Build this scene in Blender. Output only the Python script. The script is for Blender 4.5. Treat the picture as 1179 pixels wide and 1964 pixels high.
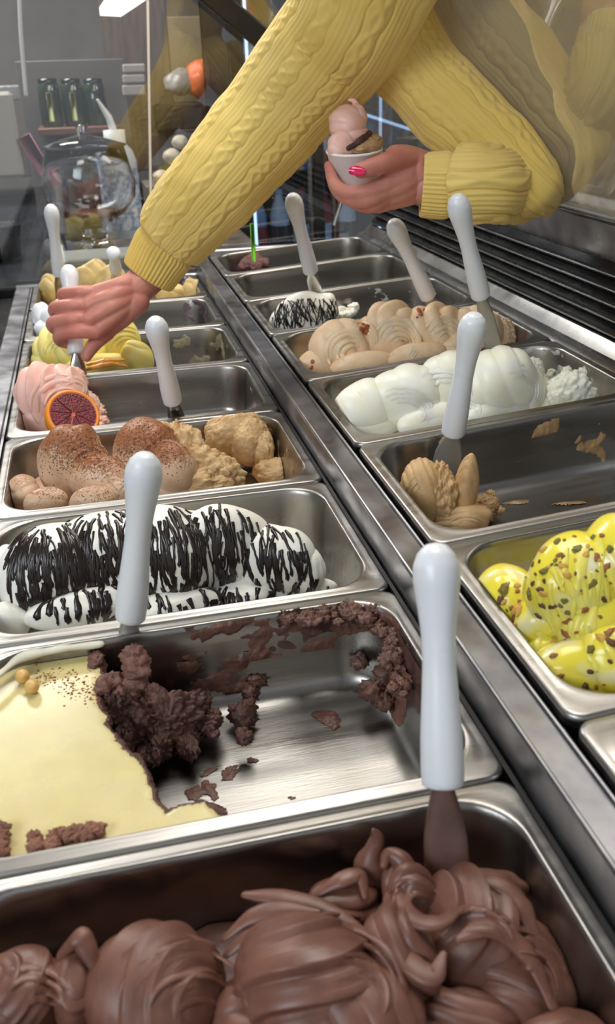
import bpy, math, random
import numpy as np
from mathutils import Vector, Matrix
from mathutils.bvhtree import BVHTree
R = math.radians
C = bpy.context.scene.collection
for o in list(bpy.data.objects): bpy.data.objects.remove(o)
np.random.seed(3); random.seed(3)

# ---------------------------------------------------------------- camera
FPX = 1720.75
CAM = np.array([-0.218, -0.404, 0.410])
def _rot(a, b, c):
    ca, sa = math.cos(a), math.sin(a); cb, sb = math.cos(b), math.sin(b); cc, sc = math.cos(c), math.sin(c)
    return (np.array([[ca, -sa, 0], [sa, ca, 0], [0, 0, 1]]) @ np.array([[1, 0, 0], [0, cb, -sb], [0, sb, cb]])
            @ np.array([[cc, -sc, 0], [sc, cc, 0], [0, 0, 1]]))
RC = _rot(R(-12.498447), R(63.885646), R(-1.812104))
cd = bpy.data.cameras.new('camera'); cam = bpy.data.objects.new('camera', cd); C.objects.link(cam)
cd.sensor_fit = 'HORIZONTAL'; cd.sensor_width = 36.0; cd.lens = FPX / 1179 * 36.0
cd.clip_start = 0.02; cd.clip_end = 60
M4 = Matrix([[*RC[i], CAM[i]] for i in range(3)] + [[0, 0, 0, 1]]); cam.matrix_world = M4
bpy.context.scene.camera = cam
cd.dof.use_dof = True; cd.dof.focus_distance = 0.95; cd.dof.aperture_fstop = 16

# ---------------------------------------------------------------- world, lights, exposure
w = bpy.data.worlds.new('room_light'); bpy.context.scene.world = w; w.use_nodes = True
bg = w.node_tree.nodes['Background']; bg.inputs[0].default_value = (0.90, 0.95, 1.0, 1); bg.inputs[1].default_value = 0.38
def area(name, loc, target, size, size_y, power, col):
    l = bpy.data.lights.new(name, 'AREA'); l.shape = 'RECTANGLE'; l.size = size; l.size_y = size_y
    l.energy = power; l.color = col
    o = bpy.data.objects.new(name, l); C.objects.link(o); o.location = loc
    o.rotation_euler = (Vector(target) - Vector(loc)).to_track_quat('-Z', 'Y').to_euler()
    o['kind'] = 'structure'
    return o
area('window_light', (-1.7, -0.9, 1.5), (0, 0.5, 0), 1.4, 1.2, 30, (0.86, 0.93, 1.0))
area('overhead_area_light', (0.15, 0.9, 1.62), (0.1, 0.7, 0), 0.8, 1.8, 22, (1.0, 0.96, 0.90))
area('overhead_area_light', (-0.9, 2.9, 1.62), (-0.9, 2.9, 0), 1.0, 0.5, 34, (1.0, 0.97, 0.93))
area('overhead_area_light', (1.7, 1.4, 1.62), (1.9, 1.4, 0), 0.5, 1.6, 22, (1.0, 0.93, 0.86))  # added fill brightening the room's right side; no fixture known there
vs = bpy.context.scene.view_settings
bpy.context.scene.display_settings.display_device = 'sRGB'
vs.view_transform = 'Standard'; vs.look = 'None'; vs.gamma = 1; vs.exposure = 0.62; vs.use_curve_mapping = False

# ---------------------------------------------------------------- helpers
def ray(x, y): return RC @ np.array([(x - 589.5) / FPX, -(y - 982) / FPX, -1])
def at(x, y, d=None, z=None, Y=None, X=None):
    """the scene point seen at pixel x, y at depth d or on a plane"""
    r = ray(x, y)
    if d is not None: t = d
    elif z is not None: t = (z - CAM[2]) / r[2]
    elif Y is not None: t = (Y - CAM[1]) / r[1]
    else: t = (X - CAM[0]) / r[0]
    return CAM + r * t
def depth_of(p): return -(RC.T @ (np.array(p) - CAM))[2]

_ns = {}
def noise(P, f=1.0, seed=0, octs=3):
    P = np.asarray(P, float); out = np.zeros(P.shape[:-1]); a = 1.0; tot = 0
    for o in range(octs):
        key = (seed, o)
        if key not in _ns:
            rs = np.random.RandomState(seed * 31 + o * 7 + 5)
            D = rs.normal(size=(7, 3)); D /= np.linalg.norm(D, axis=1)[:, None]
            _ns[key] = (D * rs.uniform(.7, 1.5, (7, 1)), rs.uniform(0, 6.28, 7))
        D, ph = _ns[key]
        out += a * np.sin((P * f * 2 ** o * 2.2) @ D.T + ph).sum(-1) / 3.2; tot += a; a *= .5
    return out / tot

def tagit(o, label=None, cat=None, group=None, kind=None):
    if label: o['label'] = label
    if cat: o['category'] = cat
    if group: o['group'] = group
    if kind: o['kind'] = kind
    return o
def empty(name, loc=(0, 0, 0), rot=(0, 0, 0), **k):
    o = bpy.data.objects.new(name, None); C.objects.link(o); o.location = loc; o.rotation_euler = rot
    o.empty_display_size = .02
    return tagit(o, **k)

class MB:
    """collects vertices and faces; build() links them as one mesh object"""
    def __init__(s): s.V = []; s.F = []; s.n = 0; s.uv = None
    def add(s, V, F):
        V = np.asarray(V, float).reshape(-1, 3); s.V.append(V)
        s.F += [tuple(int(i) + s.n for i in f) for f in F]; s.n += len(V); return s
    def verts(s): return np.concatenate(s.V)
    def box(s, c, d, bev=0.0, rot=None):
        c = np.array(c, float); h = np.array(d, float) / 2; b = min(bev, h.min() * .45)
        if b <= 0:
            V = np.array([[x, y, z] for x in (-1, 1) for y in (-1, 1) for z in (-1, 1)], float) * h
            F = [(0, 1, 3, 2), (4, 6, 7, 5), (0, 4, 5, 1), (2, 3, 7, 6), (0, 2, 6, 4), (1, 5, 7, 3)]
        else:
            V = []; idx = {}
            for x in (-1, 1):
                for y in (-1, 1):
                    for z in (-1, 1):
                        for ax in range(3):
                            p = np.array([x, y, z]) * h; q = p - np.array([x, y, z]) * b; q[ax] = p[ax]
                            idx[(x, y, z, ax)] = len(V); V.append(q)
            F = []
            for ax in range(3):
                o1, o2 = [(1, 2), (2, 0), (0, 1)][ax]
                for sg in (-1, 1):
                    f = []
                    for a, c2 in ((-1, -1), (1, -1), (1, 1), (-1, 1)):
                        k = [0, 0, 0]; k[ax] = sg; k[o1] = a; k[o2] = c2; f.append(idx[(*k, ax)])
                    F.append(f if sg > 0 else f[::-1])
            for ax in range(3):
                o1, o2 = [(1, 2), (2, 0), (0, 1)][ax]
                for a in (-1, 1):
                    for c2 in (-1, 1):
                        k1 = [0, 0, 0]; k2 = [0, 0, 0]; k1[ax] = -1; k2[ax] = 1
                        for k in (k1, k2): k[o1] = a; k[o2] = c2
                        f = [idx[(*k1, o1)], idx[(*k2, o1)], idx[(*k2, o2)], idx[(*k1, o2)]]
                        F.append(f if a * c2 > 0 else f[::-1])
            for x in (-1, 1):
                for y in (-1, 1):
                    for z in (-1, 1):
                        f = [idx[(x, y, z, 0)], idx[(x, y, z, 1)], idx[(x, y, z, 2)]]
                        F.append(f if x * y * z > 0 else f[::-1])
            V = np.array(V)
        if rot is not None: V = V @ np.array(rot.to_matrix() if hasattr(rot, 'to_matrix') else rot).T
        return s.add(V + c, F)
    def tube(s, pts, rad, n=12, cap='round', flat=None, up=None):
        """swept round section; flat = (a, b) squash of the section, up = direction of its b axis"""
        pts = np.array(pts, float); rad = np.ones(len(pts)) * rad
        T = np.gradient(pts, axis=0); T /= np.linalg.norm(T, axis=1)[:, None] + 1e-12
        if cap == 'round':
            P2 = []; R2 = []; T2 = []
            for k in (80, 50, 22):
                P2.append(pts[0] - T[0] * rad[0] * math.sin(R(k)) * .999); R2.append(rad[0] * math.cos(R(k))); T2.append(T[0])
            P3 = []; R3 = []
            for k in (22, 50, 80):
                P3.append(pts[-1] + T[-1] * rad[-1] * math.sin(R(k))); R3.append(rad[-1] * math.cos(R(k)))
            T = np.vstack([[T[0]] * 3, T, [T[-1]] * 3]); pts = np.vstack([P2, pts, P3]); rad = np.r_[R2, rad, R3]
        u = np.array(up if up is not None else (0, 0, 1.0)); 
        if abs(u @ T[0]) > .95 * np.linalg.norm(u): u = np.array((0, 1.0, 0.1))
        N = []; 
        for t in T:
            u = u - t * (u @ t); u = u / (np.linalg.norm(u) + 1e-12); N.append(u.copy())
        N = np.array(N); B = np.cross(T, N); a = np.linspace(0, 2 * np.pi, n, endpoint=False)
        fa, fb = flat if flat is not None else (1, 1)
        V = pts[:, None] + rad[:, None, None] * (np.cos(a)[None, :, None] * B[:, None] * fa + np.sin(a)[None, :, None] * N[:, None] * fb)
        m = len(pts); F = []
        for i in range(m - 1):
            for j in range(n): k = (j + 1) % n; F.append((i * n + j, i * n + k, (i + 1) * n + k, (i + 1) * n + j))
        F.append(tuple(range(n))[::-1]); F.append(tuple((m - 1) * n + j for j in range(n)))
        return s.add(V.reshape(-1, 3), F)
    def lathe(s, prof, n=32, M=None, close=True):
        """prof = [(radius, height)] about z; M places it"""
        a = np.linspace(0, 2 * np.pi, n, endpoint=False); V = []
        for r, z in prof: V += [[r * math.cos(t), r * math.sin(t), z] for t in a]
        V = np.array(V); F = []
        for i in range(len(prof) - 1):
            for j in range(n): k = (j + 1) % n; F.append((i * n + j, i * n + k, (i + 1) * n + k, (i + 1) * n + j))
        if close: F.append(tuple(range(n))[::-1]); F.append(tuple((len(prof) - 1) * n + j for j in range(n)))
        if M is not None: V = V @ np.array(M.to_3x3()).T + np.array(M.translation)
        return s.add(V, F)
    def grid(s, G, wrap=False):
        G = np.asarray(G); a, b = G.shape[:2]; F = []
        for i in range(a - 1):
            for j in range(b if wrap else b - 1):
                k = (j + 1) % b; F.append((i * b + j, i * b + k, (i + 1) * b + k, (i + 1) * b + j))
        return s.add(G.reshape(-1, 3), F)
    def build(s, name, m, parent=None, smooth=True, world=None, **k):
        me = bpy.data.meshes.new(name)
        V = s.verts()
        if world is not None: V = V @ np.array(world.to_3x3()).T + np.array(world.translation)
        me.from_pydata(V.tolist(), [], s.F); me.update()
        if isinstance(m, (list, tuple)):
            for q in m: me.materials.append(q)
        else: me.materials.append(m)
        if smooth:
            me.polygons.foreach_set('use_smooth', [True] * len(me.polygons))
            if smooth == 'auto':
                try: me.set_sharp_from_angle(angle=R(40))
                except Exception: pass
        o = bpy.data.objects.new(name, me); C.objects.link(o)
        if parent is not None: o.parent = parent
        return tagit(o, **k)

def localize(o, loc):
    """put an object's origin at loc without moving its mesh in the scene"""
    M = Matrix.Translation(-Vector(loc)); o.data.transform(M); o.location = Vector(loc); return o

def smooth_path(pts, n):
    pts = np.array(pts, float); m = len(pts)
    P = np.vstack([2 * pts[0] - pts[1], pts, 2 * pts[-1] - pts[-2]]); out = []
    for t in np.linspace(0, m - 1 - 1e-9, n):
        i = int(t); u = t - i; p0, p1, p2, p3 = P[i:i + 4]
        out.append(.5 * ((2 * p1) + (-p0 + p2) * u + (2 * p0 - 5 * p1 + 4 * p2 - p3) * u * u + (-p0 + 3 * p1 - 3 * p2 + p3) * u ** 3))
    return np.array(out)

# ---------------------------------------------------------------- materials
MATS = {}
def mat(name, col, rough=.5, metal=0, spec=.5, bump=0, bscale=200, col2=None, nscale=30, nlo=.4, nhi=.6, sss=0, ssr=(1, .6, .4),
        ssd=.004, rvar=0, alpha=1, emit=None, stretch=None, coat=0, detail=4, trans=0, sheen=0, bdist=.001):
    if name in MATS: return MATS[name]
    m = bpy.data.materials.new(name); m.use_nodes = True; nt = m.node_tree; b = nt.nodes['Principled BSDF']
    I = b.inputs; L = nt.links.new
    I['Base Color'].default_value = (*col, 1); I['Roughness'].default_value = rough; I['Metallic'].default_value = metal
    I['Specular IOR Level'].default_value = spec; I['Coat Weight'].default_value = coat; I['Transmission Weight'].default_value = trans
    I['Sheen Weight'].default_value = sheen
    if sss: I['Subsurface Weight'].default_value = sss; I['Subsurface Radius'].default_value = ssr; I['Subsurface Scale'].default_value = ssd
    if emit: I['Emission Color'].default_value = (*emit[:3], 1); I['Emission Strength'].default_value = emit[3]
    tc = nt.nodes.new('ShaderNodeTexCoord'); mp = nt.nodes.new('ShaderNodeMapping'); L(tc.outputs['Object'], mp.inputs[0])
    if stretch: mp.inputs['Scale'].default_value = stretch
    if col2 is not None:
        n = nt.nodes.new('ShaderNodeTexNoise'); n.inputs['Scale'].default_value = nscale; n.inputs['Detail'].default_value = detail
        L(mp.outputs[0], n.inputs['Vector'])
        r = nt.nodes.new('ShaderNodeValToRGB'); r.color_ramp.elements[0].position = nlo; r.color_ramp.elements[1].position = nhi
        r.color_ramp.elements[0].color = (*col, 1); r.color_ramp.elements[1].color = (*col2, 1)
        L(n.outputs[0], r.inputs[0]); L(r.outputs[0], I['Base Color'])
    if rvar:
        n = nt.nodes.new('ShaderNodeTexNoise'); n.inputs['Scale'].default_value = 18; n.inputs['Detail'].default_value = 6; L(mp.outputs[0], n.inputs['Vector'])
        r = nt.nodes.new('ShaderNodeMapRange'); r.inputs['From Min'].default_value = .3; r.inputs['From Max'].default_value = .7
        r.inputs['To Min'].default_value = max(0, rough - rvar); r.inputs['To Max'].default_value = rough + rvar
        L(n.outputs[0], r.inputs[0]); L(r.outputs[0], I['Roughness'])
    if bump:
        n = nt.nodes.new('ShaderNodeTexNoise'); n.inputs['Scale'].default_value = bscale; n.inputs['Detail'].default_value = 4
        L(mp.outputs[0], n.inputs['Vector'])
        bp = nt.nodes.new('ShaderNodeBump'); bp.inputs['Strength'].default_value = bump; bp.inputs['Distance'].default_value = bdist
        L(n.outputs[0], bp.inputs['Height']); L(bp.outputs[0], I['Normal'])
    MATS[name] = m; return m
def srgb(r, g, b):
    f = lambda c: (c / 255 / 12.92) if c / 255 <= .04045 else ((c / 255 + .055) / 1.055) ** 2.4
    return (f(r), f(g), f(b))
steel = mat('stainless_steel', srgb(176, 174, 170), .27, 1, bump=.05, bscale=900, rvar=.08, stretch=(1, 1, 1), col2=srgb(150, 149, 147), nscale=9, nlo=.35, nhi=.7)
brushed = mat('brushed_steel', srgb(168, 165, 160), .34, 1, bump=.12, bscale=260, rvar=.1, stretch=(.2, 3, 1), col2=srgb(140, 138, 135), nscale=12, nlo=.35, nhi=.7)
rimsteel = mat('rail_steel', srgb(166, 166, 170), .34, 1, bump=.06, bscale=120, rvar=.10, col2=srgb(136, 136, 142), nscale=22, nlo=.4, nhi=.65)
black = mat('black_plastic', srgb(18, 18, 20), .25, 0, bump=.02, rvar=.08)
blackmat = mat('black_rubber', srgb(14, 14, 15), .5, 0)
white_pl = mat('white_handle_plastic', srgb(226, 229, 233), .32, 0, sss=.25, ssr=(1, 1, 1), ssd=.004, rvar=.05, coat=.1)
def gel(name, c, c2, rough=.42, b=.25, bs=260, **k):
    return mat(name, srgb(*c), rough, 0, col2=srgb(*c2), nscale=60, nlo=.35, nhi=.7, sss=.25, ssr=(1, .8, .6), ssd=.003, bump=b, bscale=bs, rvar=.1, **k)
g_choc = gel('chocolate_gelato', (104, 68, 56), (124, 84, 70), .42, .2, 160)
g_choc2 = gel('dark_mousse', (66, 38, 32), (98, 62, 52), .55, .9, 500)
g_cream = gel('cream_glaze', (214, 200, 138), (210, 195, 142), .28, .03, 60)
g_white = gel('white_gelato', (250, 248, 240), (246, 243, 226), .38, .2, 120)
g_fior = gel('fior_gelato', (252, 250, 238), (250, 246, 218), .36, .15, 80)
g_coffee = gel('coffee_gelato', (206, 170, 122), (190, 152, 104), .5, .5, 400)
g_tan = gel('hazelnut_gelato', (248, 220, 184), (238, 204, 162), .4, .2, 120)
g_noc = gel('nocciola_gelato', (216, 184, 154), (196, 160, 128), .45, .35, 200)
nt = g_noc.node_tree; pb_ = nt.nodes['Principled BSDF']; src = pb_.inputs['Base Color'].links[0].from_socket          # cocoa that settled from above
tcn = nt.nodes.new('ShaderNodeTexCoord'); sx = nt.nodes.new('ShaderNodeSeparateXYZ'); nt.links.new(tcn.outputs['Normal'], sx.inputs[0])
nz = nt.nodes.new('ShaderNodeTexNoise'); nz.inputs['Scale'].default_value = 420; nt.links.new(tcn.outputs['Object'], nz.inputs['Vector'])
so_ = nt.nodes.new('ShaderNodeSeparateXYZ'); nt.links.new(tcn.outputs['Object'], so_.inputs[0])
m1 = nt.nodes.new('ShaderNodeMath'); m1.operation = 'MULTIPLY_ADD'; nt.links.new(so_.outputs['Z'], m1.inputs[0]); m1.inputs[1].default_value = 22; nt.links.new(sx.outputs['Z'], m1.inputs[2])
m2_ = nt.nodes.new('ShaderNodeMath'); m2_.operation = 'MULTIPLY_ADD'; nt.links.new(nz.outputs[0], m2_.inputs[0]); m2_.inputs[1].default_value = 1.6; nt.links.new(m1.outputs[0], m2_.inputs[2])
mr = nt.nodes.new('ShaderNodeMapRange'); nt.links.new(m2_.outputs[0], mr.inputs[0]); mr.inputs['From Min'].default_value = 1.55; mr.inputs['From Max'].default_value = 2.1
mc_ = nt.nodes.new('ShaderNodeMix'); mc_.data_type = 'RGBA'; nt.links.new(mr.outputs[0], mc_.inputs[0]); nt.links.new(src, mc_.inputs[6]); mc_.inputs[7].default_value = (*srgb(152, 98, 62), 1); nt.links.new(mc_.outputs[2], pb_.inputs['Base Color'])
g_rough = gel('torn_nocciola', (216, 184, 136), (196, 158, 110), .6, 1.0, 420)
g_pink = gel('pink_gelato', (242, 198, 184), (238, 184, 168), .42, .25, 160)
g_yel = gel('yellow_gelato', (244, 222, 112), (240, 230, 150), .4, .2, 60)
g_pist = gel('yellow_cream', (240, 224, 84), (244, 232, 120), .22, .05, 30)
g_dark = mat('dark_chocolate', srgb(34, 22, 20), .3, 0, bump=.1, bscale=300, coat=.2)
g_cocoa = mat('cocoa_powder', srgb(178, 120, 84), .9, 0, col2=srgb(112, 66, 42), nscale=300)
nutm = mat('nut', srgb(176, 128, 66), .6, 0, col2=srgb(112, 96, 40), nscale=200)
hazel = mat('hazelnut', srgb(216, 176, 104), .45, 0, sss=.2)
skin = mat('skin', srgb(206, 142, 124), .48, 0, col2=srgb(190, 116, 104), nscale=26, nlo=.35, nhi=.7, sss=.25, ssr=(1, .35, .2), ssd=.008, bump=.35, bscale=160)
nailm = mat('pink_nail_varnish', srgb(222, 30, 92), .18, 0, coat=.6)
hairm = mat('brown_hair', srgb(70, 46, 34), .5, 0)

def glass_mat(name, ior=1.5, tint=(1, 1, 1), rough=0.0, boost=1.0, base=0.0):
    m = bpy.data.materials.new(name); m.use_nodes = True; nt = m.node_tree; nt.nodes.clear(); L = nt.links.new
    out = nt.nodes.new('ShaderNodeOutputMaterial'); mix = nt.nodes.new('ShaderNodeMixShader')
    tr = nt.nodes.new('ShaderNodeBsdfTransparent'); tr.inputs[0].default_value = (*tint, 1)
    gl = nt.nodes.new('ShaderNodeBsdfGlossy'); gl.inputs['Roughness'].default_value = rough
    fr = nt.nodes.new('ShaderNodeFresnel'); fr.inputs['IOR'].default_value = ior
    ma = nt.nodes.new('ShaderNodeMath'); ma.operation = 'MULTIPLY_ADD'; ma.inputs[1].default_value = boost; ma.inputs[2].default_value = base; ma.use_clamp = True
    L(fr.outputs[0], ma.inputs[0]); L(ma.outputs[0], mix.inputs[0]); L(tr.outputs[0], mix.inputs[1]); L(gl.outputs[0], mix.inputs[2]); L(mix.outputs[0], out.inputs[0])
    return m
glass_tilt = glass_mat('case_glass', 1.6, (.93, .94, .93), 0.02, 1.4, .22)
nt = glass_tilt.node_tree; out = nt.nodes['Material Output']; mx = nt.nodes.new('ShaderNodeMixShader'); df = nt.nodes.new('ShaderNodeBsdfDiffuse')
df.inputs[0].default_value = (.72, .70, .68, 1); mx.inputs[0].default_value = .20; src = out.inputs[0].links[0].from_socket   # pale diffuse film puts the pane's haze and brightness into its colour
nt.links.new(src, mx.inputs[1]); nt.links.new(df.outputs[0], mx.inputs[2]); nt.links.new(mx.outputs[0], out.inputs[0])
glass_end = glass_mat('end_glass', 1.5, (.93, .95, .95), 0.01, 1.3, .10)
glass_jar = mat('jar_glass', (1, 1, 1), .01, 0, trans=1); glass_jar.node_tree.nodes['Principled BSDF'].inputs['IOR'].default_value = 1.45

# ---------------------------------------------------------------- large structure: the room
def struct(mb, name, m, smooth=False):
    o = mb.build(name, m, smooth=smooth); o['kind'] = 'structure'; return o
ZF = -0.95
grey_wall = mat('grey_wall_paint', srgb(118, 114, 110), .7, col2=srgb(104, 100, 97), nscale=3, bump=.1, bscale=60)
struct(MB().box((0, 1.3, ZF - .05), (7.0, 7.2, .1)), 'floor', mat('dark_floor_tile', srgb(84, 80, 76), .4, col2=srgb(70, 66, 62), nscale=6))
struct(MB().box((0, 1.3, 1.75), (7.0, 7.2, .1)), 'ceiling', mat('ceiling_paint', srgb(206, 203, 198), .8))
struct(MB().box((0, 4.75, .4), (7.0, .1, 2.7)), 'wall_back', grey_wall)
struct(MB().box((-2.9, 1.3, .4), (.1, 7.2, 2.7)), 'wall_left', mat('left_wall_paint', srgb(150, 148, 146), .7))
struct(MB().box((2.9, 1.3, .4), (.1, 7.2, 2.7)), 'wall_right', mat('right_wall_paint', srgb(176, 162, 148), .7))

# ---------------------------------------------------------------- gelato pans
PW, PD = .360, .2425
def rr(wd, hd, r, nc=10, ns=(8, 5)):
    """rounded rectangle outline, same point count for every size"""
    out = []; hx, hy = wd / 2 - r, hd / 2 - r
    cs = [(hx, hy, 0), (-hx, hy, 90), (-hx, -hy, 180), (hx, -hy, 270)]
    for q, (cx, cy, a0) in enumerate(cs):
        arc = [(cx + r * math.cos(R(a0 + 90 * i / nc)), cy + r * math.sin(R(a0 + 90 * i / nc))) for i in range(nc + 1)]
        out += arc
        nx_ = cs[(q + 1) % 4]; e = (nx_[0] + r * math.cos(R(nx_[2])), nx_[1] + r * math.sin(R(nx_[2])))
        n = ns[q % 2]
        for i in range(1, n): out.append((arc[-1][0] + (e[0] - arc[-1][0]) * i / n, arc[-1][1] + (e[1] - arc[-1][1]) * i / n))
    return np.array(out)
def inset_at(z):
    """how far the inner wall sits from the pan's outer edge at depth z"""
    return np.interp(-z, [0, .003, .060, .070, .076, .079], [.0125, .014, .019, .022, .029, .042])
def rad_at(z): return np.interp(-z, [0, .06, .08], [.040, .036, .024])
def ring(z, ins, r, nc=10, ns=(8, 5)):
    o = rr(PW - .0012 - 2 * ins, PD - .0012 - 2 * ins, r, nc, ns); return np.c_[o, np.full(len(o), z)]
def pan_mesh():
    G = [ring(-.082, .030, .024), ring(-.079, .022, .028), ring(-.06, .0165, .034), ring(-.004, .0115, .038), ring(-.0035, .003, .014), ring(-.009, .0012, .013), ring(-.009, 0, .013), ring(-.002, 0, .013),
         ring(0, .0012, .012), ring(0.0006, .003, .013), ring(.0004, .0065, .022), ring(.0010, .0095, .033), ring(.0016, .0108, .037), ring(.0012, .0120, .039), ring(-.0005, .0130, .040)]
    for z in (-.004, -.02, -.04, -.058, -.064, -.069, -.073, -.076, -.0783): G.append(ring(z, inset_at(z), rad_at(z)))
    G.append(ring(-.0795, .047, .02)); G.append(ring(-.0798, .075, .012))
    mb = MB(); mb.grid(np.array(G), wrap=True); n = len(G[0]); m = len(G)
    mb.F.append(tuple(range(n))[::-1]); mb.F.append(tuple((m - 1) * n + j for j in range(n)))
    return mb
_pan = pan_mesh().build('gelato_pan', brushed); _pan_data = _pan.data; bpy.data.objects.remove(_pan)
ZR, SL = .039, .066
def pan_matrix(side, n):
    if side == 'L': return Matrix.Translation((-PW / 2, (n + .5) * PD, 0))
    a = math.atan(SL)
    return Matrix.Translation((.035 + PW / 2 * math.cos(a), -.004 + (n + .5) * PD, ZR + SL * PW / 2)) @ Matrix.Rotation(-a, 4, 'Y')
PANS = {}
def pan(side, n, label):
    o = bpy.data.objects.new('gelato_pan', _pan_data); C.objects.link(o); o.matrix_world = pan_matrix(side, n)
    tagit(o, label, 'gelato pan', 'gelato pans in the two rows of the display case')
    PANS[(side, n)] = o; return o
for n, lab in [(-1, 'deep steel pan in the foreground filled with dark chocolate gelato'),
               (0, 'half empty steel pan with smooth cream glaze on its left side and chocolate mousse crumbs'),
               (1, 'steel pan holding white gelato striped with dark chocolate drizzle, left row'),
               (2, 'steel pan holding cocoa dusted hazelnut gelato with a torn right side'),
               (3, 'mostly empty steel pan with pink gelato and a blood orange slice at its left end'),
               (4, 'steel pan with pale yellow gelato under the hand that grips the spade'),
               (5, 'steel pan mostly empty with white gelato heaped at its left end'),
               (6, 'rearmost steel pan of the left row, with tan gelato behind the wrist')]: pan('L', n, lab)
for n, lab in [(-1, 'steel pan corner at the lower right edge, nearest of the right row'),
               (0, 'steel pan of bright yellow gelato sprinkled with chopped nuts'),
               (1, 'almost empty dark steel pan with three lumps of coffee gelato at its left'),
               (2, 'steel pan heaped with plain white gelato, right row'),
               (3, 'steel pan holding light caramel gelato swirls'),
               (4, 'steel pan with a small white mound under thin chocolate threads'),
               (5, 'clean empty steel pan, second from the back of the right row'),
               (6, 'rearmost pan of the right row, empty but for crumbs and a green stick')]: pan('R', n, lab)

class Heap:
    """gelato in one pan; works in the pan's own coordinates"""
    def __init__(s, side, n): s.M = pan_matrix(side, n); s.Mi = s.M.inverted(); s.mb = MB(); s.side = side; s.n = n
    def loc(s, px, py, z=0.0):
        o = s.Mi @ Vector(CAM); d = (s.Mi.to_3x3() @ Vector(ray(px, py))); t = (z - o.z) / d.z; return np.array(o + d * t)
    def dep(s, px, py, z=0.0): return depth_of(np.array(s.M @ Vector(s.loc(px, py, z))))
    def blob(s, px, py, z, rx, ry, rz, yaw=0, tilt=0, pole=(1, 0, 0), freq=4, amp=.06, twist=0, lump=.06, lf=1.2, seed=0, nu=84, nv=56, clipz=None, rough=0, rf=9, mb=None, kind='fold', env=None, stri=.010):
        """px,py seen centre at height z; rx, ry, rz half sizes in pixels of the photograph"""
        c = s.loc(px, py, z); k = s.dep(px, py, z) / FPX; r = np.array([rx, ry, rz]) * k
        if nu > 100 and nu < 230: nu = int(nu * .78); nv = int(nv * .78)
        th = np.linspace(0.001, np.pi - .001, nv); ph = np.linspace(0, 2 * np.pi, nu, endpoint=False)
        D = np.stack([np.sin(th)[:, None] * np.cos(ph), np.sin(th)[:, None] * np.sin(ph), np.cos(th)[:, None] * np.ones_like(ph)], -1)
        p = np.array(pole, float); p /= np.linalg.norm(p)
        a1 = np.cross(p, (.3, .2, 1)); a1 /= np.linalg.norm(a1); a2 = np.cross(p, a1)
        ang = np.arccos(np.clip(D @ p, -1, 1)) / np.pi; az = np.arctan2(D @ a2, D @ a1) / (2 * np.pi)
        sv = ang * freq + az * twist + .42 * noise(D, .8, seed + 50, 2)
        if kind == 'fold': rd = np.abs(np.sin(np.pi * sv)) ** .7
        else:
            t = sv - np.floor(sv); rd = np.where(t < .8, t / .8, (1 - t) / .2)
        e = np.clip(np.sin(np.pi * ang) * 1.6, 0, 1)
        am = amp * np.clip(.75 + .8 * noise(D, .9, seed + 77, 1), .15, 1.25)
        l1 = np.stack([sv * 1.0 + seed, az * .15, 0 * sv], -1); fine = noise(l1, 5.5, 91, 3); band = np.clip(.5 + noise(D, 1.1, seed + 31, 2), 0, 1)
        disp = am * (rd - .5) * e + stri * fine * band * e + lump * 1.2 * noise(D, lf, seed, 2)
        if rough: disp = disp + rough * np.abs(noise(D, rf, seed + 9, 4))
        V = D * (1 + disp)[..., None] * r
        Rm = np.array(Matrix.Rotation(R(yaw), 3, 'Z') @ Matrix.Rotation(R(tilt), 3, 'Y'))
        V = V @ Rm.T + c
        V = s.clampv(V)
        (mb or s.mb).grid(V, wrap=True)
        return s
    def clampv(s, V):
        """keep gelato inside the pan walls below the rim"""
        z = np.minimum(V[..., 2], 0); ins = inset_at(np.maximum(z, -.079)) + .0012
        up = np.clip(V[..., 2] / .02, 0, 1) * .010
        hx, hy = PW / 2 - ins + up, PD / 2 - ins + up
        r = .036; x, y = V[..., 0].copy(), V[..., 1].copy()
        x = np.clip(x, -hx, hx); y = np.clip(y, -hy, hy)
        ax, ay = np.abs(x) - (hx - r), np.abs(y) - (hy - r)
        L = np.sqrt(np.maximum(ax, 0) ** 2 + np.maximum(ay, 0) ** 2); f = np.where((ax > 0) & (ay > 0) & (L > r), r / np.maximum(L, 1e-9), 1)
        x = np.where((ax > 0) & (ay > 0), np.sign(x) * (hx - r + ax * f), x); y = np.where((ax > 0) & (ay > 0), np.sign(y) * (hy - r + ay * f), y)
        return np.stack([x, y, np.maximum(V[..., 2], -.0788)], -1)
    def fill(s, z, amp=.006, f=30, seed=1, x0=-1, x1=1, edge=.006, mb=None, nr=36, zf=None):
        """soft body of gelato that fills the pan to height z (zf: height from local x, y)"""
        nc, ns = 14, (44, 26)
        G = []
        for k in np.linspace(0.0, 1, nr):
            o = ring(z, inset_at(z) + .001, rad_at(z), nc, ns) * [k, k, 1]
            o[:, 2] = z
            G.append(o)
        G = np.array(G); zz = z + amp * noise(G, f, seed, 3)
        if zf is not None: zz = zf(G[..., 0], G[..., 1]) + amp * noise(G, f, seed, 3)
        k = np.linspace(0, 1, nr)[:, None]
        G[..., 2] = zz - edge * np.clip((k - .9) / .1, 0, 1) ** 2
        G = s.clampv(G); (mb or s.mb).grid(G[:, :], wrap=True)
        b = G[-1].copy(); b[:, 2] = np.minimum(b[:, 2], z) - .03; b = s.clampv(b); (mb or s.mb).grid(np.array([G[-1], b]), wrap=True)
        return s
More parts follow.
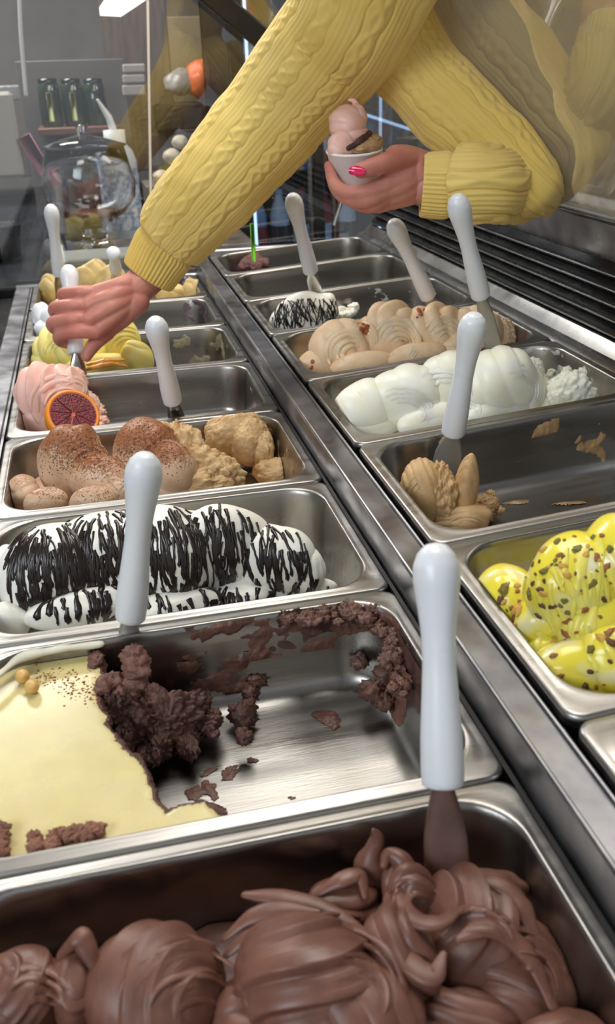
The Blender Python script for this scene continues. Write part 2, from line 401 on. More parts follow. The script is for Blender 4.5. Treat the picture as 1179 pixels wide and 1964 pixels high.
    def tubepx(s, pts, rad, n=12, flat=None, up=(0, 0, 1), mb=None, wob=0, m=40):
        """a fold or peak of gelato along photo points (px, py, z)"""
        P = smooth_path([s.loc(*p) for p in pts], m); k = s.dep(*pts[0]) / FPX
        rr_ = np.interp(np.linspace(0, 1, m), np.linspace(0, 1, len(rad)), rad) * k
        if wob: rr_ = rr_ * (1 + wob * noise(P, 90, 4, 2))
        (mb or s.mb).tube(P, rr_, n, flat=flat, up=up); return s
    def curls(s, specs, rad=7, flat=.55, sink=.35, seed=0):
        """crisp folded ledges laid over the lobes; spec = centre x, y, radii, count, angle from, to in the photo"""
        V = s.mb.verts(); bvh = BVHTree.FromPolygons([Vector(v) for v in V], list(s.mb.F)); rs = np.random.RandomState(seed)
        o = s.Mi @ Vector(CAM)
        for (cx, cy, rx, ry, n, a0, a1, shrink) in specs:
            k = s.dep(cx, cy) / FPX
            for i in range(n):
                f = 1 - shrink * i; P = []; N = []
                j = rs.uniform(-8, 8, 2)
                for a in np.linspace(R(a0 + j[0]), R(a1 + j[1]), 30):
                    px, py = cx + rx * f * math.cos(a) + (1 - f) * rx * .35, cy - ry * f * math.sin(a) + (1 - f) * ry * .25
                    d = (s.Mi.to_3x3() @ Vector(ray(px, py))).normalized(); hit, nor, _, _ = bvh.ray_cast(o, d)
                    if hit is None: continue
                    if nor.dot(d) > 0: nor = -nor
                    if P and (hit - P[-1]).length > .02: continue
                    P.append(hit); N.append(nor)
                if len(P) < 8: continue
                P = np.array(P); N = np.array(N); P = np.array([np.mean(P[max(0, q - 2):q + 3], axis=0) for q in range(len(P))]); N = np.array([np.mean(N[max(0, q - 3):q + 4], axis=0) for q in range(len(N))])
                rr_ = rad * rs.uniform(.75, 1.25) * k * (.15 + np.sin(np.pi * np.linspace(.03, .97, len(P)))) ** .7
                s.mb.tube(P - N * (rr_ * sink)[:, None], rr_, 10, flat=(1, flat), up=N[0])
        return s
    def done(s, name, m, label, cat='gelato', **k):
        o = s.mb.build(name, m, label=label, cat=cat, **k); o.matrix_world = s.M; s.o = o
        V = s.mb.verts(); s.bvh = BVHTree.FromPolygons([Vector(v) for v in V], [f for f in s.mb.F]); return o

def scatter(h, n, px_box, size, mat_, name, parent, seed=0, label=None, kind='stuff', flatk=.5, ang=0, each=False, zsrc=.06, long=1.0):
    """small irregular bits lying on the heap under a photo box (x0, y0, x1, y1)"""
    rs = np.random.RandomState(seed); mb = MB(); objs = []; NK = 6 if each else 4
    for i in range(n):
        if callable(px_box): px, py = px_box(rs)
        else: px, py = rs.uniform(px_box[0], px_box[2]), rs.uniform(px_box[1], px_box[3])
        o = h.Mi @ Vector(CAM); d = (h.Mi.to_3x3() @ Vector(ray(px, py))).normalized()
        hit, nor, idx, dist = h.bvh.ray_cast(o, d)
        if hit is None: continue
        if nor.dot(d) > 0: nor = -nor
        s_ = size * rs.uniform(.5, 1.3) * rs.choice([1, 1, .6])
        t = nor.orthogonal().normalized(); t.rotate(Matrix.Rotation(rs.uniform(0, 6.28), 3, nor)); b = nor.cross(t)
        m = mb if not each else MB()
        U = []
        for lz, rz_ in ((-.4, .8), (.35, 1.0), (.9, .5)):
            for k in range(NK):
                a = k * 2 * math.pi / NK + rs.uniform(-.3, .3); rr_ = rz_ * rs.uniform(.7, 1.1)
                U.append(np.array(hit + t * (math.cos(a) * s_ * rr_ * long) + b * (math.sin(a) * s_ * rr_) + nor * (lz * s_ * flatk)))
        F = [tuple(range(2 * NK, 3 * NK))]
        for q in (0, NK):
            for k in range(NK): j = (k + 1) % NK; F.append((q + k, q + j, q + NK + j, q + NK + k))
        m.add(U, F)
        if each: objs.append(m.build(name, mat_[int(rs.randint(len(mat_)))] if isinstance(mat_, list) else mat_, parent, smooth=False))
    if each: return objs
    if mb.n: return mb.build(name, mat_, parent, smooth=False, kind=kind, label=label)

def drizzle(h, n, px_box, mat_, parent, width=.0022, length=(.02, .05), seed=0, name='chocolate_drizzle', g=(0, -.35, -1), jit=.25, top=False):
    """threads of sauce that start at a point of the heap and run down over its surface"""
    rs = np.random.RandomState(seed); mb = MB()
    for i in range(n):
        if callable(px_box): px, py = px_box(rs)
        else: px, py = rs.uniform(px_box[0], px_box[2]), rs.uniform(px_box[1], px_box[3])
        o = h.Mi @ Vector(CAM); d = (h.Mi.to_3x3() @ Vector(ray(px, py))).normalized()
        hit, nor, idx, dist = h.bvh.ray_cast(o, d)
        if hit is None: continue
        if nor.dot(d) > 0: nor = -nor
        gd = Vector(g) + Vector((rs.uniform(-jit, jit), rs.uniform(-jit * .3, jit * .3), 0)); gd.normalize()
        L = rs.uniform(*length); st = .0022; P = [hit + nor * .0003]; Ns = [nor]
        for k in range(int(L / st)):
            t = gd - nor * gd.dot(nor)
            if t.length < .15: t = Vector((0, -1, 0)) - nor * Vector((0, -1, 0)).dot(nor)
            q = P[-1] + t.normalized() * st + Vector((rs.normal() * .0003, 0, 0)) - nor * .0003
            r = h.bvh.find_nearest(q)
            if r[0] is None or (r[0] - q).length > .006: break
            nn = r[1]
            if nn.dot(q - r[0]) < 0 and nn.dot(nor) < 0: nn = -nn
            nor = (nor * .4 + nn * .6).normalized() if nn.dot(nor) > 0 else nor
            P.append(r[0] + nor * .0003); Ns.append(nor)
            if len(P) > 3 and (P[-1] - P[-2]).length < .0004: break
        if len(P) < 3: continue
        P = np.array(P); N = np.array(Ns); T = np.gradient(P, axis=0); T /= np.linalg.norm(T, axis=1)[:, None] + 1e-9
        B = np.cross(T, N); u = np.linspace(0, 1, len(P)); wd = width * rs.uniform(.5, 1.25)
        W = wd * (.75 + .25 * np.sin(u * rs.uniform(4, 9) + rs.uniform(0, 6))) * np.clip((1 - u) * 9, .15, 1) * (1 + .35 * np.exp(-((u - .93) / .06) ** 2))
        G = np.stack([P - B * W[:, None] - N * .0006, P - B * W[:, None] * .6 + N * .0008, P + N * .0012, P + B * W[:, None] * .6 + N * .0008, P + B * W[:, None] - N * .0006], 1)
        mb.grid(G)
    if mb.n: return mb.build(name, mat_, parent, kind='stuff')

def wall_residue(pn, a, b, v0, v1, m, parent, seed=0, thr=.1, amp=.004, freq=40, name='gelato_residue', env=None, res=.0016):
    """gelato smeared on the inner wall of a pan, from local outline point a to b; v is depth in metres (negative down)"""
    O = ring(0, .013, .04, 10, (60, 40)); d = np.linalg.norm(np.diff(np.vstack([O, O[:1]]), axis=0), axis=1); S = np.r_[0, np.cumsum(d)]
    O2 = np.vstack([O, O[:1]])
    sa = S[np.argmin(np.hypot(O[:, 0] - a[0], O[:, 1] - a[1]))]; sb = S[np.argmin(np.hypot(O[:, 0] - b[0], O[:, 1] - b[1]))]
    tot = S[-1]
    if abs(sb - sa) > tot / 2:
        if sb > sa: sa += tot
        else: sb += tot
    if sb < sa: sa, sb = sb, sa
    ns = max(6, int((sb - sa) / res)); nv = max(5, int((v0 - v1) / res)); s_ = np.linspace(sa, sb, ns) % tot; v = np.linspace(v0, v1, nv)
    x = np.interp(s_, S, O2[:, 0]); y = np.interp(s_, S, O2[:, 1])
    nx = np.sign(x) * np.maximum(np.abs(x) - (PW / 2 - .06), 0); ny = np.sign(y) * np.maximum(np.abs(y) - (PD / 2 - .06), 0)
    nl = np.hypot(nx, ny) + 1e-9; nx, ny = -nx / nl, -ny / nl
    ins = inset_at(v) - .013
    X = x[None, :] + nx * ins[:, None]; Y = y[None, :] + ny * ins[:, None]; Z = v[:, None] * np.ones_like(X)
    P = np.stack([X, Y, Z], -1); uu, vv = np.meshgrid(np.linspace(0, 1, ns), np.linspace(0, 1, nv))
    e = np.minimum(1, 5 * np.minimum(np.minimum(uu, 1 - uu), np.minimum(vv, 1 - vv) + .12))
    hgt = (noise(P, freq, seed, 4) - thr) * (env(uu, vv) if env else 1) - (1 - e) * .8
    hgt = np.clip(hgt, -.35, 1.2)
    P = P + (np.stack([nx, ny, 0 * nx], -1)[None] + [0, 0, .3]) * (hgt * amp * (1 + .5 * noise(P, freq * 5, seed + 3, 3)))[..., None]
    mb = MB(); idx = np.arange(ns * nv).reshape(nv, ns); F = []
    K = (hgt > -.08)
    for i in range(nv - 1):
        for j in range(ns - 1):
            if K[i, j] and K[i + 1, j + 1] and (K[i, j + 1] or K[i + 1, j]): F.append((idx[i, j], idx[i, j + 1], idx[i + 1, j + 1], idx[i + 1, j]))
    if F: mb.add(P.reshape(-1, 3), F); return mb.build(name, m, parent)

def floor_residue(pn, cx, cy, lx, ly, m, parent, seed=0, thr=.1, amp=.003, freq=60, z=-.0792, yaw=0, name='gelato_residue', res=.0013):
    nx_, ny_ = max(8, int(2 * lx / res)), max(8, int(2 * ly / res)); u, v = np.meshgrid(np.linspace(-1, 1, nx_), np.linspace(-1, 1, ny_))
    c, s_ = math.cos(R(yaw)), math.sin(R(yaw)); X = cx + u * lx * c - v * ly * s_; Y = cy + u * lx * s_ + v * ly * c
    P = np.stack([X, Y, np.full_like(X, z)], -1); r = np.hypot(u, v)
    h_ = np.clip(noise(P, freq, seed, 4) * .9 - thr + .5 - r * 1.0, -.3, 1.3)
    P[..., 2] += h_ * amp * (1 + .6 * noise(P, freq * 4, seed + 2, 3))
    idx = np.arange(nx_ * ny_).reshape(ny_, nx_); F = []; K = h_ > -.06
    for i in range(ny_ - 1):
        for j in range(nx_ - 1):
            if K[i, j] and K[i + 1, j + 1]: F.append((idx[i, j], idx[i, j + 1], idx[i + 1, j + 1], idx[i + 1, j]))
    if F: return MB().add(P.reshape(-1, 3), F).build(name, m, parent)
# ---------------------------------------------------------------- display case
case = empty('display_case', (0, .75, ZF), label='long steel gelato display case with two rows of pans and black louvres on its right', cat='display case')
def cpart(mb, name, m, smooth='auto', **k):
    o = mb.build(name, m, smooth=smooth, **k); o.parent = case; o.matrix_parent_inverse = Matrix.Translation((0, -.75, -ZF)); return o
Y0, Y1 = -.62, 1.715; YM, YL = (Y0 + Y1) / 2, Y1 - Y0
cpart(MB().box((.03, YM, (ZF - .11) / 2), (.98, YL, -.11 - ZF), .01), 'cabinet_body', blackmat)
cpart(MB().box((-.381, YM, -.012), (.034, YL, .024), .003).box((-.3625, YM, -.03), (.003, YL, .06)), 'side_frame', rimsteel)
cpart(MB().box((-.425, YM, -.04), (.05, YL, .03), .004), 'side_channel', black)
cpart(MB().box((-.452, YM, -.008), (.008, YL, .05), .003), 'outer_lip', steel)
# divider between the rows: top strip with folded bright edges
cpart(MB().box((.0185, YM, .0), (.027, YL, .062), .0022).tube([(.0065, Y0, .0312), (.0065, Y1, .0312)], .0017, 8, cap='flat').tube([(.031, Y0, .0325), (.031, Y1, .0325)], .0016, 8, cap='flat'), 'divider_rail', rimsteel)
cpart(MB().box((.0015, YM, -.02), (.0035, YL, .036)), 'divider_shadow_gap', blackmat)
cpart(MB().box((-.181, -.434, -.006), (.354, .372, .012), .003), 'front_plate', rimsteel)
cpart(MB().box((.213, -.434, .034), (.356, .372, .012), .003), 'front_plate', rimsteel)
# back cross member and strip
cpart(MB().box((-.18, 1.7085, -.014), (.44, .018, .03), .003), 'end_frame', rimsteel)
cpart(MB().box((.20, 1.7085, .030), (.34, .018, .04), .003), 'end_frame', rimsteel)
cpart(MB().box((-.02, 1.735, -.03), (.92, .034, .05), .004), 'end_channel', black)
# right side: steel shelf, rounded lip, black louvre bars, steel panel
prof = [(.392, .0585), (.398, .0645), (.412, .0675), (.419, .078), (.4235, .083), (.429, .083), (.432, .079)]
G = np.array([[(x, y, z) for x, z in prof] for y in (Y0, Y1)]).transpose(1, 0, 2)
cpart(MB().grid(G), 'right_ledge', steel)
cpart(MB().box((.475, YM, .11), (.03, YL, .12)), 'louvre_backing', blackmat)
for k in range(5):
    t = k / 4; x, z = .436 + .018 * t, .092 + .068 * t
    cpart(MB().box((x + .003, YM, z), (.022, YL, .0115), .003, rot=Matrix.Rotation(R(-34), 3, 'Y')), 'louvre_bar', black)
    cpart(MB().tube([(x - .0085, Y0, z - .004), (x - .0085, Y1, z - .004)], .0013, 8, cap='flat'), 'louvre_trim', steel)
cpart(MB().box((.4565, YM, .196), (.012, YL, .058), .003, rot=Matrix.Rotation(R(-18), 3, 'Y')), 'upper_panel', rimsteel)
cpart(MB().box((.444, YM, .2285), (.022, YL, .007), .002), 'glass_channel', rimsteel)
# tilted glass: from the channel up and inwards over the right row
GX, GZ, GA = .432, .229, R(54)
GN = np.array([-math.sin(GA), 0, -math.cos(GA)])          # towards the pans
GD = np.array([-math.cos(GA), 0, math.sin(GA)])           # up the slope
gp = lambda s_, y: np.array([GX, y, GZ]) + GD * s_
GTOP = .33
def gbox(s0, s1, y0, y1, th, m, name, off=0):
    V = [];
    for q in (off, off - th):
        for s_, y in ((s0, y0), (s1, y0), (s1, y1), (s0, y1)): V.append(gp(s_, y) + GN * q)
    return cpart(MB().add(V, [(0, 1, 2, 3), (7, 6, 5, 4), (0, 4, 5, 1), (1, 5, 6, 2), (2, 6, 7, 3), (3, 7, 4, 0)]), name, m, smooth=False)
def sheet(c, name, m, **k): return cpart(MB().add(c, [tuple(range(len(c)))]), name, m, smooth=False, **k)
sheet([gp(0, Y0), gp(GTOP, Y0), gp(GTOP, Y1), gp(0, Y1)], 'tilted_glass', glass_tilt, label='tilted glass pane leaning over the right row, reflecting the sleeve')
# end glass: upright across the far end
sheet([(-.42, 1.742, .0), (.36, 1.742, .0), (.45, 1.742, .24), (.16, 1.742, .62), (.16, 1.742, 1.1), (-.42, 1.742, 1.1)], 'end_glass', glass_end)
# silver edge of the end glass and the dark corner post
a, b = at(640, 432, Y=1.735), at(668, 345, Y=1.735)
cpart(MB().tube([a, b], .0042, 8, cap='flat'), 'end_glass_trim', steel)
a, b = at(283, 0, Y=1.738), at(289, 372, Y=1.738)
cpart(MB().tube([a, b], .0028, 8, cap='flat'), 'end_glass_edge', mat('pale_edge', srgb(226, 214, 198), .3))
# gas strut bar across the top left
a, b = at(385, -25, Y=1.70), at(575, 135, Y=1.70)
d_ = (b - a); L_ = np.linalg.norm(d_); q = Vector(d_).to_track_quat('X', 'Z')
cpart(MB().box((a + b) / 2, (L_, .02, .044), .004, rot=q.to_matrix()), 'lid_strut', black)

# ---------------------------------------------------------------- gelato
# chocolate, foreground
h = Heap('L', -1)
h.fill(-.050, .010, 26, 5)
A = dict(nu=236, nv=180, stri=.034)
h.blob(300, 1905, -.020, 128, 130, 120, yaw=12, pole=(.55, -.75, .30), freq=6.5, amp=.12, twist=1, lump=.05, seed=2, kind='saw', **A)
h.blob(590, 1890, -.016, 150, 128, 115, yaw=-18, pole=(-.35, .75, .45), freq=7, amp=.10, twist=1.0, lump=.07, seed=3, kind='saw', **A)
h.blob(690, 1960, -.020, 130, 110, 90, yaw=-28, pole=(.85, .35, .1), freq=6, amp=.12, twist=.6, lump=.06, seed=13, **A)
h.blob(640, 1745, -.022, 90, 60, 46, yaw=25, pole=(.6, .5, .5), freq=5, amp=.22, twist=1, lump=.12, seed=4, **A)
h.blob(905, 1790, -.030, 110, 130, 96, yaw=15, pole=(-.5, .6, .6), freq=5.5, amp=.14, twist=1, lump=.10, seed=5, kind='saw', **A)
h.blob(985, 1870, -.040, 110, 130, 80, yaw=-25, pole=(.2, .9, .2), freq=5, amp=.13, twist=1, lump=.09, seed=6, **A)
h.blob(930, 1715, -.024, 74, 46, 50, yaw=0, pole=(1, .3, .2), freq=4, amp=.2, lump=.16, seed=7, **A)
h.blob(790, 1720, -.018, 52, 60, 66, yaw=0, pole=(0, -.8, .5), freq=4.5, amp=.22, twist=1, lump=.14, seed=8, **A)
h.blob(760, 1840, -.020, 74, 105, 90, yaw=-10, pole=(.9, .2, .5), freq=5, amp=.16, twist=1, lump=.1, seed=18, **A)
h.blob(40, 1915, -.028, 90, 90, 86, yaw=0, pole=(-.5, .1, .9), freq=6, amp=.08, twist=1, lump=.05, seed=9, kind='saw', **A)
h.blob(150, 1900, -.026, 52, 80, 78, yaw=0, pole=(.1, -.3, .9), freq=6, amp=.10, lump=.08, seed=10, **A)
h.blob(480, 1960, -.030, 70, 80, 80, pole=(.2, .9, .3), freq=4, amp=.18, lump=.12, seed=11, **A)
h.blob(880, 1985, -.036, 130, 80, 70, yaw=-20, pole=(.4, .9, .3), freq=6, amp=.16, lump=.1, seed=12, **A)
h.tubepx([(712, 1700, -.03), (712, 1650, -.008), (722, 1610, .006), (716, 1592, .014)], [34, 30, 16, 4], 14, wob=.15)
h.tubepx([(790, 1700, -.01), (772, 1655, .0), (745, 1640, .002), (736, 1660, .0)], [22, 20, 14, 8], 12, wob=.15)
for pts, rd, fl in [([(470, 1716, -.008), (540, 1722, -.004), (620, 1740, -.004), (700, 1790, -.006)], [8, 20, 22, 8], (1, .45)),
                    ([(430, 1800, -.012), (480, 1760, -.004), (540, 1742, .0), (610, 1748, .0)], [6, 18, 18, 6], (1, .4)),
                    ([(425, 1840, -.014), (470, 1800, -.006), (530, 1775, .0), (590, 1770, .002)], [5, 16, 16, 5], (1, .4)),
                    ([(600, 1720, -.01), (650, 1690, -.004), (690, 1680, -.004), (700, 1720, -.008)], [8, 16, 14, 6], (1, .5)),
                    ([(760, 1700, -.004), (790, 1760, .002), (840, 1770, .004), (880, 1745, .0)], [8, 20, 20, 8], (1, .45)),
                    ([(750, 1790, -.002), (790, 1850, .0), (830, 1870, .0), (850, 1830, .002)], [8, 24, 26, 8], (1, .45)),
                    ([(900, 1690, -.008), (960, 1700, -.006), (1000, 1740, -.010), (1035, 1820, -.02)], [10, 20, 20, 10], (1, .5)),
                    ([(880, 1800, .0), (940, 1780, .0), (1010, 1830, -.01), (1060, 1930, -.02)], [8, 22, 26, 14], (1, .5)),
                    ([(120, 1830, -.01), (150, 1800, .004), (165, 1815, .002), (180, 1850, -.004)], [16, 22, 18, 12], (1, .6))]:
    h.tubepx(pts, rd, 14, flat=fl, wob=.2, m=60)
h.curls([(345, 1930, 150, 140, 6, 175, 40, .14), (640, 1900, 150, 150, 6, 120, -20, .13), (905, 1800, 100, 80, 4, 150, 10, .18), (990, 1890, 100, 110, 4, 110, -10, .17), (790, 1730, 50, 50, 3, 200, 20, .25), (60, 1930, 80, 80, 4, 160, 20, .2)], rad=13, flat=.4, seed=1)
for bx, by in ((200, 2150), (420, 2200), (650, 2180), (880, 2150), (1080, 2060), (60, 2250), (300, 2420), (620, 2450), (950, 2400)): h.blob(bx, by, -.030, 130, 110, 90, yaw=bx % 50, pole=(.5, .6, .4), freq=6, amp=.12, twist=1, lump=.08, seed=bx, nu=150, nv=100)
o = h.done('chocolate_gelato', g_choc, 'glossy brown chocolate gelato folded in thick waves in the foreground pan')
wall_residue(0, (.165, -.02), (.165, -.11), -.01, -.06, g_choc, PANS[('L', -1)], 3, .15, .004, 70)

# cream glazed chocolate mousse, mostly scooped out
h = Heap('L', 0)
poly = np.array([h.loc(x, y, -.010)[:2] for x, y in [(-90, 1300), (40, 1255), (190, 1243), (196, 1290), (186, 1330), (203, 1385), (236, 1432), (262, 1446), (284, 1490), (292, 1528), (318, 1556), (345, 1542), (392, 1535), (432, 1562), (446, 1600), (200, 1700), (-160, 1760)]])
def inside(px, py, pol):
    c = np.zeros(px.shape, bool); dm = np.full(px.shape, 9.)
    for i in range(len(pol)):
        (x1, y1), (x2, y2) = pol[i], pol[(i + 1) % len(pol)]
        k = ((y1 > py) != (y2 > py)) & (px < (x2 - x1) * (py - y1) / (y2 - y1 + 1e-12) + x1); c ^= k
        t = np.clip(((px - x1) * (x2 - x1) + (py - y1) * (y2 - y1)) / ((x2 - x1) ** 2 + (y2 - y1) ** 2), 0, 1)
        dm = np.minimum(dm, np.hypot(px - x1 - t * (x2 - x1), py - y1 - t * (y2 - y1)))
    return np.where(c, dm, -dm)
nx_, ny_ = 330, 232
X, Y = np.meshgrid(np.linspace(-PW / 2 + .0142, .09, nx_), np.linspace(-PD / 2 + .0142, PD / 2 - .0142, ny_))
P3 = np.stack([X, Y, 0 * X], -1)
sd = inside(X, Y, poly) + .0022 * noise(P3, 130, 3, 4)
Z = np.where(sd > 0, -.0105 - .0016 * np.exp(-np.maximum(sd, 0) / .0015), -.0105 - np.minimum(-sd * 22, 1) * .072 + .004 * np.abs(noise(P3, 110, 6, 4)) * (sd < -.001))
# outline of the pan
G = h.clampv(np.stack([X, Y, Z], -1)); K = sd > -.0042; idx = np.arange(nx_ * ny_).reshape(ny_, nx_)
F = []; MI = []
for i in range(ny_ - 1):
    for j in range(nx_ - 1):
        if K[i, j] and K[i + 1, j + 1] and K[i + 1, j] and K[i, j + 1]:
            F.append((idx[i, j], idx[i, j + 1], idx[i + 1, j + 1], idx[i + 1, j])); MI.append(0 if min(sd[i, j], sd[i + 1, j + 1]) > .0004 else 1)
h.mb.add(G.reshape(-1, 3), F)
o = h.done('cream_topped_mousse', [g_cream, g_choc2], 'flat pale yellow cream glaze covering the left of the half empty pan'); o.data.polygons.foreach_set('material_index', MI)
cream_h = h; cream = o
# rim of dried cream along the back left edge
r_ = MB(); P_ = smooth_path([h.loc(-60, 1330, .002), h.loc(-10, 1300, .002), h.loc(40, 1262, .002), h.loc(110, 1246, .001), h.loc(190, 1236, 0)], 60)
r_.tube(P_ + np.c_[0 * P_[:, :2], .0008 * noise(P_, 80, 2, 3)], .0042 * (1 + .4 * noise(P_, 100, 4, 2)), 10, flat=(1, .5)); r_.build('dried_cream_rim', gel('old_cream', (206, 204, 184), (190, 188, 168)), cream)
scatter(h, 260, lambda rs: (lambda t: (60 + 150 * t + rs.normal() * 7, 1290 + 46 * t + rs.normal() * (10 + 10 * t)))(rs.uniform(0, 1) ** .8), .0011, g_cocoa, 'cocoa_flakes', cream, 4, kind='stuff', label='reddish brown cocoa flakes')
for px, py in ((43, 1297), (61, 1317)):
    c = h.loc(px, py, -.005); nb = MB(); prof = [(.0001, -.0052), (.004, -.0042), (.0056, -.001), (.0054, .002), (.0038, .0045), (.0012, .0066), (.0001, .0068)]
    nb.lathe(prof, 20, Matrix.Translation(Vector(c)) @ Matrix.Rotation(R(60), 4, (1, .4, 0)))
    hz = nb.build('hazelnut', hazel, world=h.M); localize(hz, np.array(h.M @ Vector(c))); tagit(hz, 'round peeled hazelnut on the cream glaze, ' + ('upper left of the two' if px == 43 else 'lower right of the two'), 'hazelnut', 'hazelnuts on the cream glaze')
def crumb(h, px, py, z, r, mb, seed, el=(1, 1, .8), rough=.5):
    h.blob(px, py, z, r * el[0], r * el[1], r * el[2], freq=2, amp=.02, lump=.25, lf=2, seed=seed, nu=28, nv=20, rough=rough, rf=5, mb=mb, pole=(.3, .6, .5))
rs = np.random.RandomState(8)
ck = Heap('L', 0)
for i in range(16):
    t = i / 15; crumb(ck, 68 + 112 * t + rs.normal() * 5, 1616 - 24 * t + rs.normal() * 6, -.006, 13, ck.mb, i, rough=.6)
ck.done('biscuit_crumble', gel('biscuit_crumb', (150, 104, 82), (110, 70, 56), .7, 1, 600), 'brown biscuit crumble cluster on the front of the cream glaze', 'biscuit')
ck = Heap('L', 0)
for i in range(5): crumb(ck, 2 + rs.normal() * 3, 1590 + 12 * i, -.006, 13, ck.mb, i + 20, rough=.6)
ck.done('biscuit_crumble', gel('biscuit_crumb', (150, 104, 82), (110, 70, 56)), 'small biscuit crumble at the left edge of the cream glaze', 'biscuit')
# the torn mousse
ms = Heap('L', 0)
for i, (px, py, z, rx, ry, rz) in enumerate([(318, 1385, -.050, 72, 40, 48), (270, 1372, -.044, 50, 46, 50), (360, 1378, -.056, 50, 34, 36), (400, 1385, -.060, 26, 24, 26), (300, 1420, -.060, 52, 32, 34), (350, 1410, -.064, 60, 22, 26), (250, 1410, -.052, 34, 34, 40), (222, 1360, -.030, 30, 40, 44), (232, 1412, -.050, 28, 44, 40)]):
    ms.blob(px, py, z, rx, ry, rz, yaw=20 * i, freq=3, amp=.06, lump=.22, lf=1.6, seed=30 + i, nu=120, nv=80, rough=.32, rf=5, pole=(.5, .2, .9))
for i in range(26): crumb(ms, 330 + rs.normal() * 55, 1400 + rs.normal() * 22, -.06, rs.uniform(7, 14), ms.mb, 60 + i)
ms.done('chocolate_mousse', g_choc2, 'rough dark chocolate mousse chunk torn open beside the cream glaze', 'mousse')
m2 = Heap('L', 0)
for i, (px, py, z, r) in enumerate([(256, 1256, .006, 20), (262, 1280, .0, 24), (258, 1305, -.012, 22), (240, 1330, -.02, 24), (215, 1310, -.012, 22), (198, 1318, -.010, 16), (184, 1262, -.008, 12), (182, 1275, -.010, 11), (225, 1345, -.024, 20)]):
    crumb(m2, px, py, z, r, m2.mb, 90 + i, rough=.45)
m2.done('spade_mousse', gel('light_mousse', (132, 92, 80), (92, 58, 50), .55, .9, 500), 'crumbly mousse stuck around the spade blade at the back of the cream', 'mousse')
for i, (px, py, r, lab) in enumerate([(464, 1372, 21, 'dark mousse ball lying alone on the bare pan floor'), ]):
    q = Heap('L', 0); crumb(q, px, py, -.066, r, q.mb, 70); crumb(q, px + 8, py + 8, -.07, r * .8, q.mb, 71); q.done('mousse_lump', g_choc2, lab, 'mousse')
E0 = PANS[('L', 0)]; brown = gel('brown_smear', (112, 76, 62), (80, 52, 44), .45, .8, 400)
wall_residue(0, (-.03, PD / 2), (.17, .03), .0005, -.040, brown, E0, 11, -.12, .0030, 60, res=.0011)
wall_residue(0, (.03, PD / 2), (.172, .0), -.004, -.066, mat('thin_brown_film', srgb(74, 50, 44), .35, 0, col2=srgb(96, 66, 58), nscale=60, bump=.5, bscale=300), E0, 12, -.15, .0012, 30, res=.0016)
wall_residue(0, (.165, .10), (.168, .02), -.02, -.072, brown, E0, 17, -.15, .007, 48)
wall_residue(0, (-.02, PD / 2), (.06, PD / 2), -.030, -.068, brown, E0, 21, .12, .005, 50)
rc = Heap('L', 0)
for i in range(70):
    t = rs.uniform(0, 1); P_ = [(560, 1185), (640, 1165), (720, 1175), (760, 1240), (765, 1320)]; q_ = t * 4; j_ = min(3, int(q_)); u_ = q_ - j_
    crumb(rc, P_[j_][0] * (1 - u_) + P_[j_ + 1][0] * u_ + rs.normal() * 12, P_[j_][1] * (1 - u_) + P_[j_ + 1][1] * u_ + rs.normal() * 12, -.004 - .05 * max(0, t - .5), rs.uniform(6, 15), rc.mb, 500 + i, rough=.7)
for px, py, r_, z_ in ((715, 1325, 22, -.055), (735, 1345, 16, -.06), (765, 1318, 18, -.045), (690, 1270, 14, -.05), (740, 1290, 20, -.045), (480, 1325, 14, -.068), (490, 1300, 16, -.06), (478, 1350, 12, -.07)): crumb(rc, px, py, z_, r_, rc.mb, 580 + px, rough=.6)
rc_o = rc.mb.build('mousse_crumbs', brown, E0); tagit(rc_o, kind='stuff')
for i, (px, py, lx, ly, yw, th) in enumerate([(410, 1505, .030, .014, 35, .0), (488, 1458, .010, .007, 20, -.1), (632, 1378, .018, .010, -25, .05), (400, 1480, .016, .008, 30, .05), (640, 1395, .009, .005, 70, 0), (408, 1548, .012, .006, -20, -.1), (455, 1510, .008, .006, 0, .05), (600, 1340, .006, .003, 0, 0), (545, 1350, .010, .006, 0, .3), (560, 1530, .010, .008, 0, .3), (655, 1545, .005, .004, 0, 0), (470, 1340, .010, .016, 0, .0), (480, 1300, .014, .018, 0, .05)]):
    c = cream_h.loc(px, py, -.079); floor_residue(0, c[0], c[1], lx, ly, brown, E0, 40 + i, th, .003, 70, yaw=yw)

# stracciatella, left row
h = Heap('L', 1)
h.fill(-.046, .006, 30, 7, zf=lambda x, y: -.040 - .045 * np.clip((x - .06) / .08, 0, 1))
for i, (px, py, z, rx, ry, rz, yw, f) in enumerate([(105, 1098, .002, 92, 86, 92, 12, 2), (215, 1070, .006, 90, 84, 96, 5, 2), (330, 1065, .006, 92, 80, 96, 0, 2), (430, 1055, .004, 80, 72, 88, -5, 2), (515, 1075, -.006, 74, 60, 72, -20, 2), (580, 1095, -.016, 46, 42, 46, -10, 2),
        (150, 1165, -.014, 100, 36, 40, 8, 2), (330, 1165, -.024, 100, 36, 34, 8, 2), (480, 1140, -.030, 90, 34, 30, 8, 2), (600, 1130, -.036, 50, 24, 22, 8, 2), (15, 1085, -.002, 24, 34, 40, 0, 2), (20, 1190, -.02, 40, 30, 40, 0, 2)]):
    h.blob(px, py, z, rx + (20 if i < 5 else 0), ry, rz + (4 if i < 6 else 0), yaw=yw, pole=(1, .1, .2), freq=3.2, amp=.05, lump=.09, seed=120 + i, nu=100, nv=70)
o = h.done('stracciatella_gelato', g_white, 'white gelato rolls striped with thick dark chocolate drizzle in the left row')
drizzle(h, 400, lambda rs: (rs.uniform(20, 600), 960 + rs.uniform(0, 1) ** 1.3 * 110 + 8 * rs.normal()), g_dark, o, .0024, (.014, .055), 1)
